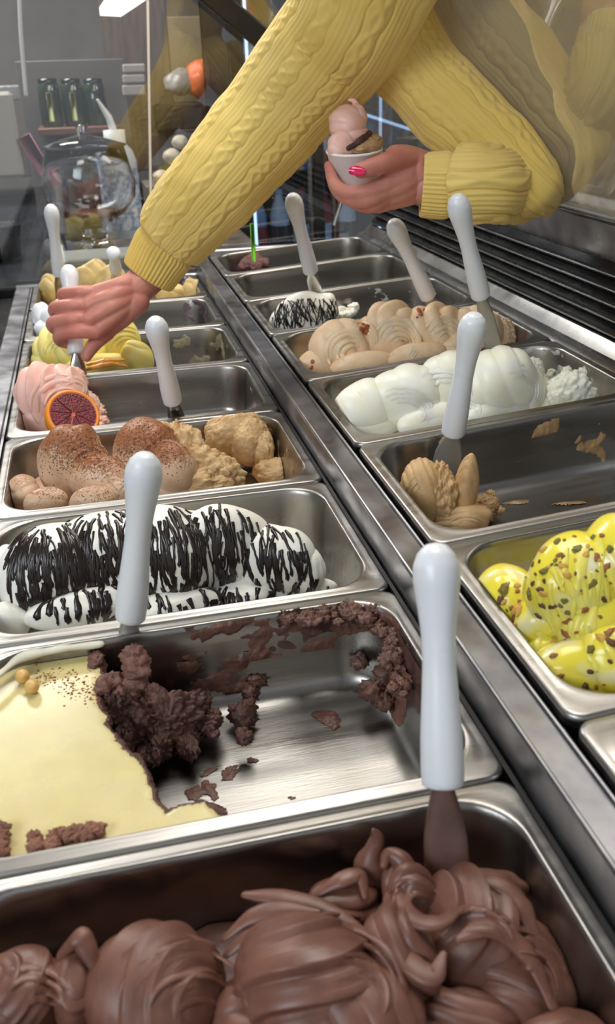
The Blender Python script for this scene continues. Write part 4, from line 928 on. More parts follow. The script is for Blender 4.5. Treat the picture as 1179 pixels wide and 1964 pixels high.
# ---------------------------------------------------------------- the person
person = empty('person', (.62, .95, ZF), label='person in a yellow cable knit jumper reaching over the pans, holding cup and spade', cat='person')
PT = Matrix.Translation(-Vector(person.location))
def glass_d(px, py, off):
    r = ray(px, py); n = GN; g0 = np.array([GX, 0, GZ]); return (off - (CAM - g0) @ n) / (r @ n)
def cap(mb, pts, rads, n=18): mb.tube(smooth_path(pts, max(8, 6 * len(pts))), np.interp(np.linspace(0, 1, max(8, 6 * len(pts))), np.linspace(0, 1, len(rads)), rads), n)
def remeshed(mb, vox, sm):
    o = mb.build('tmp', skin); m = o.modifiers.new('r', 'REMESH'); m.mode = 'VOXEL'; m.voxel_size = vox
    s_ = o.modifiers.new('s', 'SMOOTH'); s_.iterations = sm; s_.factor = .5
    dg = bpy.context.evaluated_depsgraph_get(); dg.update(); me = o.evaluated_get(dg).to_mesh()
    V = np.zeros(len(me.vertices) * 3); me.vertices.foreach_get('co', V); F = [tuple(p.vertices) for p in me.polygons]
    o.evaluated_get(dg).to_mesh_clear(); bpy.data.objects.remove(o); return V.reshape(-1, 3), F
U = 1e-3
# hand holding the cup
hb = MB(); A = lambda x, y, d: at(x, y, d=d - (.060 if x > 500 and d < 1.3 else 0))
cap(hb, [A(900, 356, 1.235), A(835, 347, 1.232), A(805, 340, 1.228)], [.026, .0245, .026])
cap(hb, [A(812, 322, 1.225), A(785, 305, 1.215), A(758, 300, 1.20)], [.022, .0165, .0145])            # thumb base
cap(hb, [A(782, 306, 1.212), A(755, 308, 1.192), A(722, 318, 1.176), A(692, 327, 1.172)], [.0165, .0135, .0115, .0098])  # thumb
for kx, (m1, m2) in enumerate([((800, 330, 1.225), (738, 352, 1.200)), ((800, 342, 1.225), (738, 366, 1.206)), ((800, 354, 1.228), (742, 378, 1.218)), ((804, 362, 1.235), (752, 385, 1.232))]):
    cap(hb, [A(*m1), A((m1[0] + m2[0]) / 2, (m1[1] + m2[1]) / 2, (m1[2] + m2[2]) / 2 - .002), A(*m2)], [.0175, .0155, .0118])
cap(hb, [A(790, 335, 1.235), A(750, 345, 1.225)], [.02, .018])
cap(hb, [A(738, 354, 1.200), A(700, 368, 1.194), A(662, 368, 1.206), A(640, 350, 1.222), A(631, 318, 1.238)], [.0115, .0098, .0092, .0082, .0068])
cap(hb, [A(738, 366, 1.206), A(700, 384, 1.200), A(664, 378, 1.215), A(644, 360, 1.242), A(636, 338, 1.258)], [.0118, .0102, .0098, .0088, .0074])
cap(hb, [A(742, 378, 1.218), A(708, 394, 1.212), A(676, 384, 1.232), A(662, 366, 1.256), A(660, 350, 1.268)], [.0115, .0100, .0094, .0085, .0072])
cap(hb, [A(752, 385, 1.232), A(722, 396, 1.232), A(700, 386, 1.252), A(692, 372, 1.270)], [.0105, .0088, .0082, .0066])
hv1, hf1 = remeshed(hb, .0016, 4)
# hand gripping the spade
dh = 1.352
hb = MB()
cap(hb, [A(320, 495, 1.385), A(285, 532, 1.375), A(262, 552, 1.365)], [.028, .0265, .026])
mc = [((262, 540), (186, 560), -.006), ((258, 552), (172, 585), -.012), ((254, 565), (172, 612), -.012), ((250, 578), (184, 636), -.004)]
for (a0, a1, dz) in mc:
    cap(hb, [A(*a0, dh + .008), A((a0[0] + a1[0]) / 2, (a0[1] + a1[1]) / 2, dh - .004 + dz), A(*a1, dh - .004 + dz)], [.0165, .0128, .0118])
cap(hb, [A(250, 560, dh + .012), A(205, 590, dh + .008)], [.022, .020])
cap(hb, [A(262, 590 - 12, dh + .01), A(225, 612, dh + .012), A(195, 640, dh + .016)], [.020, .018, .013])
fg = [((186, 560), (152, 560), (121, 563), (124, 574), (142, 579), .0088), ((172, 585), (140, 586), (106, 590), (108, 603), (128, 608), .0098),
      ((172, 612), (138, 612), (102, 619), (106, 631), (128, 636), .0100), ((184, 636), (150, 636), (116, 642), (116, 654), (134, 660), .0100)]
for (p0, p1, p2, p3, p4, r_) in fg:
    cap(hb, [A(*p0, dh - .010), A(*p1, dh - .016), A(*p2, dh + .004), A(*p3, dh + .026), A(*p4, dh + .034)], [r_ * 1.15, r_ * 1.05, r_, r_ * .92, r_ * .8])
cap(hb, [A(205, 636, dh + .014), A(185, 655, dh + .014), A(172, 672, dh + .012), A(166, 684, dh + .010)], [.0135, .0115, .0100, .0082])
hv2, hf2 = remeshed(hb, .0017, 3)
# torso, neck and head above the frame, arms inside the sleeves
SH_R = np.array([.20, .74, .68]); SH_L = np.array([.50, .90, .74]); CH = np.array([.52, .84, .52]); NK = np.array([.36, .74, .90])
bb = MB()
def rigid(pts, rads, n=20): cap(bb, pts, rads, n)
HD = np.array([.30, .60, 1.06])
rigid([np.array([.80, .98, .0]), np.array([.74, .94, .30]), np.array([.56, .86, .58]), np.array([.38, .80, .78])], [.15, .14, .145, .12], 28)
rigid([SH_R, (SH_R + SH_L) / 2 + [0, 0, .03], SH_L], [.06, .08, .06]); rigid([(SH_R + SH_L) / 2 + [0, -.02, .04], NK, HD], [.06, .055, .06])
rigid([HD + [.01, 0, -.04], HD + [-.005, -.015, .03], HD + [-.0, -.0, .09]], [.062, .082, .078], 28)
rigid([HD + [-.03, -.085, .02], HD + [-.04, -.105, -.005]], [.012, .014])
for s_ in (-1, 1): rigid([HD + [.08 * s_, .0, .03], HD + [.085 * s_, .01, -.01]], [.014, .010])
for s_ in (-1, 1): rigid([np.array([.78 + .1 * s_, 1.0, .0]), np.array([.80 + .1 * s_, 1.05, -.42]), np.array([.80 + .1 * s_, 1.08, ZF + .05])], [.10, .07, .05], 24)
RS = [(285, 527, 1.380), (325, 460, 1.362), (400, 370, 1.31), (480, 275, 1.285), (560, 180, 1.245), (640, 80, 1.175), (705, -30, 1.10)]
rsp = [at(x, y, d=d) for x, y, d in RS] + [SH_R]
rigid(rsp, [.028, .030, .033, .036, .038, .04, .042, .05])
FS = [(812, 355, 1.170), (870, 357, 1.168), (930, 355, 1.162), (985, 350, 1.152), (1020, 346, 1.148)]
fsp = [at(x, y, d=d) for x, y, d in FS[:3]] + [at(x, y, d=glass_d(x, y, o_)) for x, y, o_ in ((990, 357, .034), (1030, 368, .014), (1056, 380, .004))]
US = [(1012, 352), (968, 305), (908, 246), (842, 182), (785, 108), (742, 30), (712, -60)]; UR = [.045, .048, .052, .055, .056, .055, .054]
usp = [at(x, y, d=glass_d(x, y, r_ * .9)) for (x, y), r_ in zip(US, UR)]
up2 = [p + GN * .012 for p in usp]
rigid([fsp[0], fsp[2], fsp[3] + GN * .006], [.026, .026, .022]); rigid([fsp[3] + GN * .006, up2[1], up2[2], up2[3], up2[4], up2[5], usp[6], at(705, -170, d=1.17), SH_R * .5 + SH_L * .5], [.026, .028, .030, .032, .034, .036, .04, .045, .055])
hv3, hf3 = remeshed(bb, .007, 3)
bm_ = MB().add(hv1, hf1).add(hv2, hf2).add(hv3, hf3)
body = bm_.build('body', skin, person, world=PT)
hr = MB().tube(smooth_path([HD + [.01, .02, -.12], HD + [.01, .04, 0], HD + [.0, .025, .09], HD + [-.0, -.03, .13]], 20), np.interp(np.linspace(0, 1, 20), [0, .5, .8, 1], [.04, .085, .085, .05]), 24); hr.build('hair', hairm, person, world=PT)
for s_ in (-1, 1):
    MB().tube([HD + [-.035 + .033 * s_, -.088, .045], HD + [-.035 + .033 * s_, -.090, .045]], .008, 10).build('eye', mat('eye_dark', srgb(40, 30, 28), .2), person, world=PT)
MB().tube([HD + [-.06, -.085, -.038], HD + [-.035, -.094, -.040], HD + [-.01, -.085, -.038]], .005, 8).build('mouth', mat('lips', srgb(170, 80, 80), .4), person, world=PT)
MB().box((.775, 1.03, -.42), (.34, .22, .9), .08).build('trousers', mat('dark_trousers', srgb(30, 32, 40), .8), person, world=PT)
# thumb nail
nc = at(684, 327, d=1.112 - .0088); rgt = RC @ np.array([1, 0, 0]); upc = RC @ np.array([0, 1, 0]); fw = -(RC @ np.array([0, 0, -1]))
th = np.linspace(-1, 1, 11); G = []
for u in th:
    row = []
    for v in th:
        x = u * .0098; y = v * .0064 * math.sqrt(max(0.05, 1 - .75 * u * u if u < 0 else 1 - .5 * u ** 4)); row.append(nc + rgt * x + upc * (y + .10 * -x) + fw * (.0020 - .0026 * v * v - .0022 * (u < 0) * u * u))
    G.append(row)
MB().grid(np.array(G)).build('thumb_nail', nailm, person, world=PT, label='bright pink painted thumb nail')

# sweater
yarn = bpy.data.materials.new('yellow_knit'); yarn.use_nodes = True; nt = yarn.node_tree; b_ = nt.nodes['Principled BSDF']
b_.inputs['Roughness'].default_value = .85; b_.inputs['Sheen Weight'].default_value = .25; b_.inputs['Specular IOR Level'].default_value = .2
uv = nt.nodes.new('ShaderNodeUVMap'); mp = nt.nodes.new('ShaderNodeMapping'); mp.inputs['Scale'].default_value = (1, 1, 1)
wv = nt.nodes.new('ShaderNodeTexWave'); wv.bands_direction = 'Y'; wv.inputs['Scale'].default_value = 24; wv.inputs['Distortion'].default_value = .6; wv.inputs['Detail'].default_value = 1
bp = nt.nodes.new('ShaderNodeBump'); bp.inputs['Strength'].default_value = .5; bp.inputs['Distance'].default_value = .0012
ns_ = nt.nodes.new('ShaderNodeTexNoise'); ns_.inputs['Scale'].default_value = 9; cr = nt.nodes.new('ShaderNodeValToRGB')
cr.color_ramp.elements[0].position = .35; cr.color_ramp.elements[1].position = .7
cr.color_ramp.elements[0].color = (*srgb(226, 194, 104), 1); cr.color_ramp.elements[1].color = (*srgb(236, 208, 124), 1)
L = nt.links.new; L(uv.outputs[0], mp.inputs[0]); L(mp.outputs[0], wv.inputs[0]); L(wv.outputs[0], bp.inputs['Height']); L(bp.outputs[0], b_.inputs['Normal'])
tc = nt.nodes.new('ShaderNodeTexCoord'); L(tc.outputs['Object'], ns_.inputs[0]); L(ns_.outputs[0], cr.inputs[0]); L(cr.outputs[0], b_.inputs['Base Color'])
sw = MB(); UVS = []
def sleeve(mb, pts, rads, nl, nr_, phase, cuff=True, seed=0, clamp=True, wr=1.0, cables=6, upv=(0, 0, 1), endround=False, bulge=.12, ca=1.0):
    P = smooth_path(pts, nl); T = np.gradient(P, axis=0); T /= np.linalg.norm(T, axis=1)[:, None]
    S = np.r_[0, np.cumsum(np.linalg.norm(np.diff(P, axis=0), axis=1))]
    rad = np.interp(np.linspace(0, 1, nl), np.linspace(0, 1, len(rads)), rads)
    u = np.array(upv, float); N = []
    for t in T: u = u - t * (u @ t); u /= np.linalg.norm(u); N.append(u.copy())
    N = np.array(N); B = np.cross(T, N); a = np.linspace(0, 2 * np.pi, nr_, endpoint=False)
    Sg, Ag = np.meshgrid(S, a / (2 * np.pi), indexing='ij'); Ag2 = (Ag + phase) % 1
    cl = (.055 if ca < 1.5 else .040) if cuff else -1
    # ribbed cuff
    rib = .0011 * np.sin(Ag2 * 2 * np.pi * 44)
    # cables: pairs of strands crossing, bordered by wavy grooves
    c_ = Ag2 * cables; f = c_ - np.floor(c_); w_ = .035 * np.sin(Sg * 2 * np.pi / .038 + np.floor(c_) * 1.7)
    groove = np.exp(-((f - .20 + w_ * .9) / .020) ** 2) + np.exp(-((f - .66 - w_ * .9) / .020) ** 2)
    s1 = np.sin(Sg * 2 * np.pi / .046 + np.floor(c_) * 2.1); 
    inb = (f > .20) & (f < .66); g = np.clip((f - .20) / .46, 0, 1)
    st1 = np.exp(-((g - .5 - .26 * s1) / .17) ** 2); st2 = np.exp(-((g - .5 + .26 * s1) / .17) ** 2) * .8
    cable = np.where(inb, np.maximum(st1, st2) * .0019, .0003 * np.sin(f * 2 * np.pi * 9))
    pat = (cable - .0020 * groove) * ca
    k = np.clip((Sg - cl) / .008, 0, 1); d = rib * (1 - k) + pat * k
    d += (.0055 * k) - .0045 * np.exp(-((Sg - cl) / .008) ** 2) * (1 if cuff else 0)
    pp = P[:, None] + (np.cos(a)[None, :, None] * B[:, None] + np.sin(a)[None, :, None] * N[:, None]) * rad[:, None, None]
    wrk = noise(pp, 9, 60 + seed, 2) * .006 * wr + noise(pp * [1, 1, 1], 28, 70 + seed, 2) * .0022 * wr
    d = d + wrk * np.clip(Sg / .07, 0.1, 1)
    V = P[:, None] + (rad[:, None] + d)[..., None] * (np.cos(a)[None, :, None] * B[:, None] + np.sin(a)[None, :, None] * N[:, None])
    rows = [V]
    uv_u, uv_v = Sg, Ag * 2 * np.pi * .05
    if cuff:
        inn = []
        for r_in, off in ((.9965, -.0022), (.975, -.0028), (.945, -.001), (.93, .006), (.92, .03), (.9, .05)):
            inn.append(P[0] + (T[0] * off)[None, :] + (rad[0] * r_in) * (np.cos(a)[:, None] * B[0] + np.sin(a)[:, None] * N[0]))
        V = np.concatenate([np.array(inn)[::-1], V]); uv_u = np.concatenate([np.zeros((6, nr_)), uv_u]); uv_v = np.concatenate([uv_v[:6], uv_v])
    if endround:
        ee = []
        for kk in (20, 40, 60, 78): ee.append(P[-1] + T[-1] * rad[-1] * math.sin(R(kk)) * .7 + (V[-1] - P[-1]) * math.cos(R(kk)))
        V = np.concatenate([V, np.array(ee)]); uv_u = np.concatenate([uv_u, np.repeat(uv_u[-1:], 4, 0) + np.arange(1, 5)[:, None] * .01]); uv_v = np.concatenate([uv_v, uv_v[-4:]])
    if clamp:
        dist = (V - np.array([GX, 0, GZ])) @ GN; low = np.clip((.515 - V[..., 2]) / .03, 0, 1)
        V = V + (low * np.where(dist < .0015, .0015 - dist, 0))[..., None] * GN
    mb.grid(V, wrap=True); UVS.append(np.stack([uv_u.ravel(), uv_v.ravel()], -1))
sleeve(sw, rsp, [.0415, .050, .060, .066, .069, .072, .075, .085], 420, 320,   .05, True, 1, clamp=False, upv=-RC[:, 2] * -1, cables=8, endround=True)
sleeve(sw, fsp, [.0395, .0430, .0450, .0440, .036, .022], 230, 300, .12, True, 2, ca=1.9, upv=RC[:, 1], cables=5, endround=True)
sleeve(sw, [at(1046, 377, d=glass_d(1046, 377, .016))] + usp + [at(705, -170, d=1.17), at(745, -300, d=1.12), SH_R * .5 + SH_L * .5], [.018, .044] + UR[1:] + [.056, .07, .08], 300, 260, .3, False, 3, cables=6, upv=-RC[:, 2] * -1, wr=1.6)
sleeve(sw, [SH_R + [-.03, -.02, -.01], SH_R * .7 + SH_L * .3, SH_R * .3 + SH_L * .7, SH_L + [.02, .02, 0]], [.095, .115, .12, .10], 60, 120, 0, False, 6, clamp=False, cables=6, endround=True)
# torso of the sweater
TP = [np.array([.80, .98, -.02]), np.array([.76, .95, .20]), np.array([.67, .91, .42]), np.array([.53, .86, .60]), np.array([.40, .80, .76]), np.array([.35, .77, .86])]
sleeve(sw, TP, [.175, .175, .185, .185, .16, .075], 160, 300, 0, False, 4, clamp=False, cables=10, wr=3)
so = sw.build('jumper', yarn, person, world=PT, label='yellow cable knit jumper with ribbed cuffs')
uvl = so.data.uv_layers.new(name='UVMap'); UVA = np.concatenate(UVS); li = np.zeros(len(so.data.loops), int); so.data.loops.foreach_get('vertex_index', li); uvl.data.foreach_set('uv', UVA[li].ravel())

# ---------------------------------------------------------------- background
def bpx(x, y, Y): return at(x, y, Y=Y)
# left dark stone counter and steel end counter
stone = mat('black_stone', srgb(26, 29, 36), .28, col2=srgb(48, 54, 64), nscale=7, nlo=.45, nhi=.75, stretch=(6, 1, 1))
o = MB().box((-.62, 2.70, -.06), (.84, 1.88, .05), .006).build('stone_worktop', stone, smooth='auto', label='black veined stone worktop behind the left row', cat='worktop')
ct = empty('back_counter', (-.2, 2.5, ZF), label='dark back counter base under the stone and marble tops', cat='counter')
MB().box((-.20, .25, (-.09 - ZF) / 2), (1.16, 1.26, -.09 - ZF), .01).build('cabinet_body', blackmat, ct, smooth='auto')
marb = mat('grey_marble', srgb(118, 110, 100), .3, col2=srgb(84, 78, 72), nscale=14, nlo=.4, nhi=.65)
o = MB().box((.02, 2.36, -.045), (.42, .60, .05), .004).build('marble_slab', marb, smooth='auto', label='mottled grey marble slab under the glass jar', cat='worktop')
a = bpx(135, 512, 1.80); b = bpx(292, 484, 1.80)
o = empty('till_box', ((a[0] + b[0]) / 2, 1.90, -.06), label='plain pale grey box standing behind the end of the left row', cat='box')
MB().box((0, 0, .045), (b[0] - a[0] + .06, .14, .085), .004).build('box_body', mat('grey_box', srgb(150, 154, 150), .5), o, smooth='auto'); MB().box((0, -.071, .045), (b[0] - a[0] + .04, .004, .065), .001).build('front_panel', mat('grey_box2', srgb(142, 147, 144), .5), o, smooth='auto')
# goblet jar
gY = 2.22; gb = bpx(182, 445, gY); gt = bpx(196, 280, gY); sc = depth_of(gb) / FPX; Hg = (gt[2] - gb[2])
o = empty('glass_goblet', (gb[0], gb[1], -.02), label='large clear glass goblet jar on the marble slab', cat='glass jar')
Hh = gt[2] + .02
pf = [(.001, .003), (42 * sc, .002), (44 * sc, .006), (34 * sc, .014), (24 * sc, .035), (22 * sc, .06), (30 * sc, .075), (62 * sc, .10), (84 * sc, .14), (88 * sc, .18), (80 * sc, .22), (72 * sc, Hh)]
pfi = [(r - .0035, z + .002) for r, z in pf[::-1] if z > .085] + [(.001, .082)]
MB().lathe(pf + pfi, 56, close=False).build('goblet_body', glass_jar, o)
MB().lathe([(76 * sc, Hh), (78 * sc, Hh + .003), (40 * sc, Hh + .02), (12 * sc, Hh + .03), (8 * sc, Hh + .032), (11 * sc, Hh + .05), (.001, Hh + .056)], 40, close=False).build('lid', glass_jar, o)
MB().lathe([(.001, .084), (52 * sc, .092), (54 * sc, .096), (.001, .099)], 32, close=False).build('jar_contents', mat('jar_sweets', srgb(146, 100, 60), .4, col2=srgb(90, 60, 40), nscale=120), o)
# pump bottle
pY = 2.44; pb = bpx(232, 372, pY); pt = bpx(231, 275, pY); sc = depth_of(pb) / FPX
o = empty('pump_bottle', (pb[0], pY, -.02), label='white pump bottle with a blue print seen behind the glass goblet', cat='bottle'); zb = -.02
H1 = pt[2] - zb
MB().lathe([(.001, 0), (34 * sc, 0), (36 * sc, .005), (36 * sc, H1 * .82), (30 * sc, H1 * .93), (19 * sc, H1)], 32, close=False).build('bottle_body', mat('bottle_white', srgb(196, 208, 222), .35), o)
MB().lathe([(20 * sc, H1 - .003), (20 * sc, H1 + .036), (.001, H1 + .037)], 28, close=False).build('cap', mat('cap_white', srgb(224, 224, 220), .4), o)
MB().tube([(0, 0, H1 + .03), (-.01, 0, H1 + .07), (-.035, -.005, H1 + .115)], [.011, .010, .004], 12).build('nozzle', mat('cap_white', srgb(224, 224, 220), .4), o)
MB().lathe([(36.4 * sc, H1 * .1), (36.6 * sc, H1 * .75)], 32, close=False).build('printed_band', mat('bottle_print', srgb(120, 150, 190), .4, col2=srgb(210, 218, 228), nscale=60), o)
# shelf with three dark jars
sY = 2.9; s0, s1 = bpx(72, 246, sY), bpx(228, 246, sY)
wood = mat('red_brown_wood', srgb(112, 70, 52), .5, col2=srgb(90, 54, 40), nscale=20, stretch=(1, 8, 8))
o = empty('wall_shelf', ((s0[0] + s1[0]) / 2, sY, s0[2]), label='small brown wooden shelf carrying three dark green jars', cat='shelf')
MB().box((0, .10, -.012), (s1[0] - s0[0], .24, .022), .003).build('shelf_board', wood, o, smooth='auto')
blu = mat('blue_bracket', srgb(48, 62, 90), .5)
for x in (-.08, .08): MB().box((x, .10, -.15), (.014, .16, .26), .003).build('bracket', blu, o, smooth='auto')
MB().box((0, .21, -.05), (s1[0] - s0[0] + .1, .012, .5), .003).build('back_board', mat('shelf_back', srgb(96, 92, 90), .6), o, smooth='auto')
dj = mat('dark_green_glass', srgb(26, 40, 32), .12, coat=.5, col2=srgb(60, 84, 60), nscale=16, nlo=.5, nhi=.7)
for i, (x, lab) in enumerate([(102, 'left dark green jar on the wooden shelf, pale label strip on its side'), (146, 'middle dark green jar on the wooden shelf with a pale label strip'), (188, 'right dark jar on the wooden shelf')]):
    p = bpx(x, 240, sY + .08); sc = depth_of(p) / FPX; t = bpx(x, 150, sY + .08); H1 = t[2] - p[2]
    o = empty('dark_jar', (p[0], sY + .08, s0[2] - .001), label=lab, cat='jar', group='dark jars on the wooden shelf'); H1 = t[2] - s0[2]
    MB().lathe([(.001, 0), (18 * sc, 0), (20.5 * sc, .006), (21 * sc, H1 * .5), (20 * sc, H1 * .85), (16 * sc, H1 * .92)], 28, close=False).build('jar_body', dj, o)
    MB().lathe([(17.5 * sc, H1 * .91), (17.5 * sc, H1), (.001, H1 + .001)], 28, close=False).build('lid', black, o)
    if i < 2: MB().box((.0, -21 * sc, H1 * .42), (.016, .003, H1 * .6), .001).build('label_strip', mat('jar_label', srgb(150, 156, 96), .5), o)
# wall pieces left: steel strip, cord, brown post, panels
o = MB().box(tuple(bpx(30, 178, 3.4)), (.32, .02, .05), .004).build('wall_rail', steel, smooth='auto', label='steel rail on the wall at the left edge', cat='rail')
o = MB().tube(smooth_path([bpx(36, -60, 2.7), bpx(40, 60, 2.7), bpx(50, 182, 2.7)], 20), .006, 10).build('hanging_cord', mat('cord_white', srgb(190, 192, 194), .5), label='pale cord hanging down in front of the grey wall', cat='cord')
def slab(x0, y0, x1, y1, Y, dpt, m, name, label, cat, bev=.004):
    a, b = bpx(x0, y1, Y), bpx(x1, y0, Y); c = (a + b) / 2
    o = MB().box((0, dpt / 2, 0), (abs(b[0] - a[0]), dpt, abs(b[2] - a[2])), bev).build(name, m, smooth='auto', label=label, cat=cat); o.location = (c[0], Y, c[2]); return o
brownp = mat('brown_post', srgb(98, 80, 68), .5, col2=srgb(80, 64, 54), nscale=8, stretch=(8, 8, 1))
slab(226, -80, 310, 330, 3.3, .10, brownp, 'wooden_post', 'brown wooden post behind the far glass', 'post')
slab(310, 30, 424, 210, 3.6, .05, mat('beige_panel', srgb(148, 138, 118), .6), 'beige_panel', 'beige wall panel behind the reflected sleeve', 'panel')
slab(424, -60, 480, 330, 3.6, .05, mat('grey_board', srgb(120, 118, 116), .6), 'wall_board', 'tall grey panel beside the black strut', 'panel')
slab(300, 195, 440, 250, 3.2, .20, mat('dark_crate', srgb(66, 52, 46), .6, col2=srgb(44, 36, 34), nscale=30), 'dark_crate', 'dark brown crate on the back bench', 'crate')
slab(-60, 250, 560, 345, 3.45, .3, mat('bench_front', srgb(92, 84, 80), .55, col2=srgb(70, 64, 62), nscale=10), 'back_bench', 'grey brown bench along the back wall', 'bench')
slab(-60, 345, 560, 520, 3.68, .3, mat('bench_low', srgb(58, 54, 54), .55, col2=srgb(40, 38, 38), nscale=10), 'low_cupboard', 'dark low cupboard below the back bench', 'cupboard')
for i, (y0, y1) in enumerate([(122, 142), (142, 162), (162, 186)]): slab(236, y0, 278, y1 - 2, 3.1, .10, mat('white_box', srgb(168, 160, 156), .5), 'white_carton', ['top', 'middle', 'bottom'][i] + ' pale carton of the small stack beside the wooden post', 'carton')
# red orange bag, blobs
def ball(px, py, Y, rx, ry, m, name, label, cat, seed, lump=.15):
    c = bpx(px, py, Y); sc = depth_of(c) / FPX; th = np.linspace(.001, np.pi - .001, 30); ph = np.linspace(0, 2 * np.pi, 44, endpoint=False)
    D = np.stack([np.sin(th)[:, None] * np.cos(ph), np.sin(th)[:, None] * np.sin(ph), np.cos(th)[:, None] * np.ones_like(ph)], -1)
    V = D * (1 + lump * noise(D, 1.6, seed, 3))[..., None] * np.array([rx, min(rx, ry), ry]) * sc
    o = MB().grid(V, wrap=True).build(name, m, label=label, cat=cat); o.location = c; return o
ball(388, 155, 3.25, 34, 34, mat('orange_bag', srgb(206, 92, 52), .5, bump=.6, bscale=20), 'orange_bag', 'crumpled orange bag on the dark crate', 'bag', 3)
ball(422, 172, 3.22, 34, 26, mat('red_bag', srgb(140, 34, 44), .5, bump=.6, bscale=20), 'red_bag', 'dark red bag right of the orange one', 'bag', 4)
ball(345, 158, 3.25, 30, 24, mat('silver_bag', srgb(132, 132, 136), .4, bump=.6, bscale=20), 'grey_bag', 'grey crumpled bag left of the orange bag', 'bag', 5)
tub = mat('cream_tub', srgb(196, 184, 158), .5)
for i, (px, py, r_) in enumerate([(310, 340, 17), (345, 335, 17), (330, 300, 18), (362, 305, 17), (345, 272, 16)]):
    c = bpx(px, py, 2.75); sc = depth_of(c) / FPX
    o = empty('ball_of_dough', c, label=['cream bun low left in the heap behind the far glass', 'cream bun low right in the heap behind the far glass', 'cream bun in the middle left of the heap behind the far glass', 'cream bun middle right of the heap behind the far glass', 'topmost cream bun of the heap behind the far glass'][i], cat='bun', group='cream buns behind the far glass') if 0 else None
    th = np.linspace(.001, np.pi - .001, 20); ph = np.linspace(0, 2 * np.pi, 28, endpoint=False); D = np.stack([np.sin(th)[:, None] * np.cos(ph), np.sin(th)[:, None] * np.sin(ph), np.cos(th)[:, None] * np.ones_like(ph)], -1)
    o = MB().grid(D * (1 + .08 * noise(D, 2, i, 2))[..., None] * np.array([r_, r_, r_ * .8]) * sc, wrap=True).build('cream_bun', tub, label=['low left', 'low right', 'middle left', 'middle right', 'topmost'][i] + ' cream bun of the heap behind the far glass', cat='bun', group='cream buns behind the far glass'); o.location = c
slab(288, 352, 372, 440, 2.68, .2, mat('bun_tray', srgb(120, 112, 104), .4), 'bun_stand', 'grey block stand under the heap of cream buns', 'stand')
# pink card, steel bowl, white bag, ceiling lamp
o = MB().box((0, 0, 0), (.04, .012, .17), .003).build('pink_card', mat('pink_card', srgb(170, 110, 126), .5), label='leaning pink card left of the glass goblet', cat='card'); o.location = bpx(76, 312, 2.6); o.rotation_euler = (0, R(-24), 0)
c = bpx(-18, 395, 2.3); sc = depth_of(c) / FPX
o = empty('steel_bowl', (c[0], c[1], -.035), label='steel bowl cut off by the left edge', cat='bowl')
MB().lathe([(.03, 0), (.06, .006), (44 * sc, .05), (50 * sc, .09), (52 * sc, .092), (49 * sc, .089), (42 * sc, .052), (.055, .012), (.001, .008)], 40, close=False).build('bowl_body', steel, o)
o = slab(-40, 175, 22, 345, 2.6, .05, mat('pale_cloth', srgb(160, 156, 150), .7, bump=.4, bscale=15), 'pale_cloth', 'pale cloth hanging at the far left edge', 'cloth', .01)
a = bpx(200, 28, 2.6)
lamp = empty('ceiling_lamp', (a[0] + .06, 2.62, 0.68), label='slanted white lamp panel at the top left', cat='lamp'); lm = mat('lamp_face', srgb(250, 248, 240), .5, emit=(1, .97, .9, .9))
cc = [at(192, 30, Y=2.6), at(232, 32, Y=2.6), at(280, 0, Y=2.75), at(270, -30, Y=2.85), at(215, -5, Y=2.72)]
V = [p for p in cc] + [p + np.array([0, 0, .02]) for p in cc]
MB().add(V, [(0, 1, 2, 3, 4), (9, 8, 7, 6, 5)] + [(i, (i + 1) % 5, 5 + (i + 1) % 5, 5 + i) for i in range(5)]).build('lamp_panel', lm, lamp, smooth=False, world=Matrix.Translation(-lamp.location))
top = (cc[0] + cc[2]) / 2
MB().tube([top + [0, .05, .01], top + [0, .05, 1.0]], .006, 8).build('lamp_rod', black, lamp, world=Matrix.Translation(-lamp.location))

# drinks fridge behind the far right end
fY = 2.55; x0, z0 = bpx(462, 470, fY)[0], -.95; x1 = bpx(772, 300, fY)[0]; zt = 1.0
fr = empty('drinks_fridge', ((x0 + x1) / 2, fY + .35, ZF), label='tall black glass door drinks fridge with blue lit shelves', cat='fridge'); W_ = x1 - x0
FT = Matrix.Translation(-Vector(fr.location))
def fpart(mb, name, m, **kk): return mb.build(name, m, fr, world=FT, smooth='auto', **kk)
cx = (x0 + x1) / 2
bk = black
fpart(MB().box((cx, fY + .62, .02), (W_, .03, 1.92)).box((x0 + .02, fY + .33, .02), (.04, .6, 1.92)).box((x1 - .02, fY + .33, .02), (.04, .6, 1.92)).box((cx, fY + .33, ZF + .05), (W_, .6, .1)).box((cx, fY + .33, .96), (W_, .6, .06)), 'fridge_body', blackmat)
for z in (-.45, -.16, .13, .42, .70): fpart(MB().box((cx, fY + .33, z), (W_ - .09, .46, .012), .002), 'shelf', mat('fridge_shelf', srgb(90, 110, 140), .3))
for x, wd in ((x0 + .02, .04), (cx - .01, .035), (x1 - .02, .04)): fpart(MB().box((x, fY, .02), (wd, .03, 1.90), .004), 'door_frame', black)
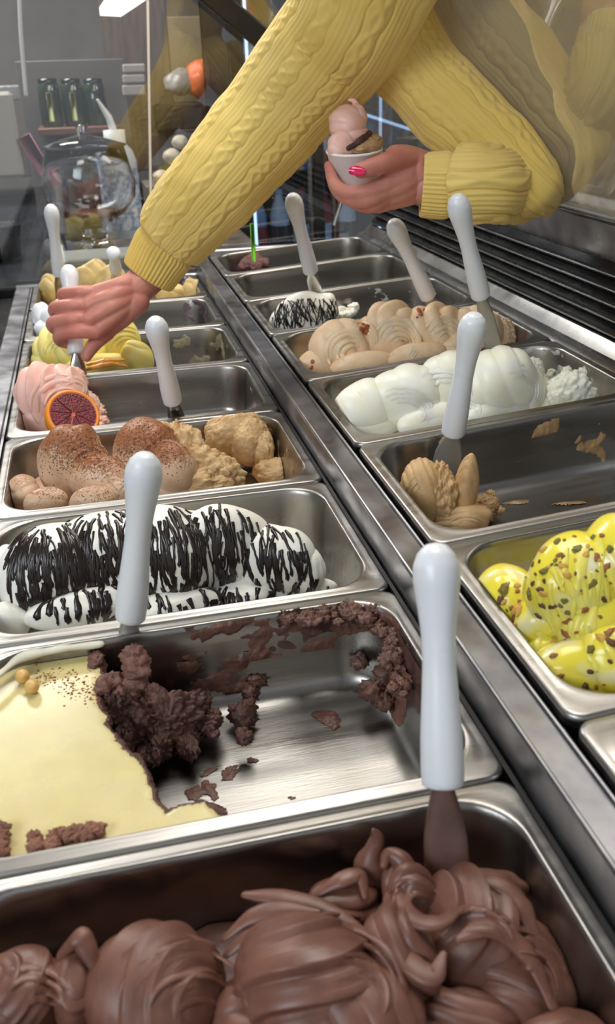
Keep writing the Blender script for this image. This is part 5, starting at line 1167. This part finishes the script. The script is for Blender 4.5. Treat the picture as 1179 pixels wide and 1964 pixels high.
for x in (cx - .045, cx + .03): fpart(MB().tube([(x, fY - .03, -.3), (x, fY - .03, .8)], .007, 10), 'door_handle', steel)
lg = mat('fridge_light', srgb(150, 190, 255), .5, emit=(.45, .65, 1.0, 1.6))
for x in (x0 + .06, cx + .012, x1 - .06): fpart(MB().box((x, fY + .05, .1), (.008, .01, 1.5), .002), 'light_strip', lg)
sheet_ = MB().add([(x0 + .04, fY - .003, -.9), (x1 - .04, fY - .003, -.9), (x1 - .04, fY - .003, .93), (x0 + .04, fY - .003, .93)], [(0, 1, 2, 3)]); fpart(sheet_, 'door_glass', glass_end)
bt = [mat('bottle_blue', srgb(130, 170, 214), .2), mat('bottle_red', srgb(150, 44, 54), .3), mat('bottle_pale', srgb(190, 206, 224), .3), mat('bottle_dark', srgb(40, 44, 60), .2)]
names = ['blue', 'red', 'pale', 'dark']; proto = []
for q_ in range(4):
    e_ = empty('drinks_bottle', (0, 0, 0)); MB().lathe([(.001, 0), (.030, 0), (.033, .006), (.033, .13), (.024, .165), (.012, .185), (.012, .20)], 20, close=False).build('bottle_body', bt[q_], e_)
    MB().lathe([(.013, .198), (.013, .215), (.001, .216)], 16, close=False).build('cap', bt[(q_ + 2) % 4], e_); MB().lathe([(.0336, .04), (.0336, .10)], 20, close=False).build('label_band', bt[(q_ + 1) % 4], e_); proto.append(e_)
used = [0] * 4; cnt = 0
for zi, z in enumerate((-.45, -.16, .13, .42, .70)):
    nb = int((W_ - .12) / .078)
    for i in range(nb):
        q_ = (i * 3 + zi) // 2 % 4; e_ = proto[q_]
        if used[q_]:
            r2 = e_.copy(); C.objects.link(r2)
            for ch in e_.children: c2 = ch.copy(); C.objects.link(c2); c2.parent = r2
            e_ = r2
        used[q_] = 1; e_.location = (x0 + .085 + i * .078, fY + .16, z + .006)
        tagit(e_, '%s drinks bottle, %s from the left on the %s shelf of the black fridge' % (names[q_], ['first', 'second', 'third', 'fourth', 'fifth', 'sixth', 'seventh', 'eighth'][i], ['lowest', 'second lowest', 'middle', 'second highest', 'top'][zi]), 'bottle', 'bottles in the drinks fridge')
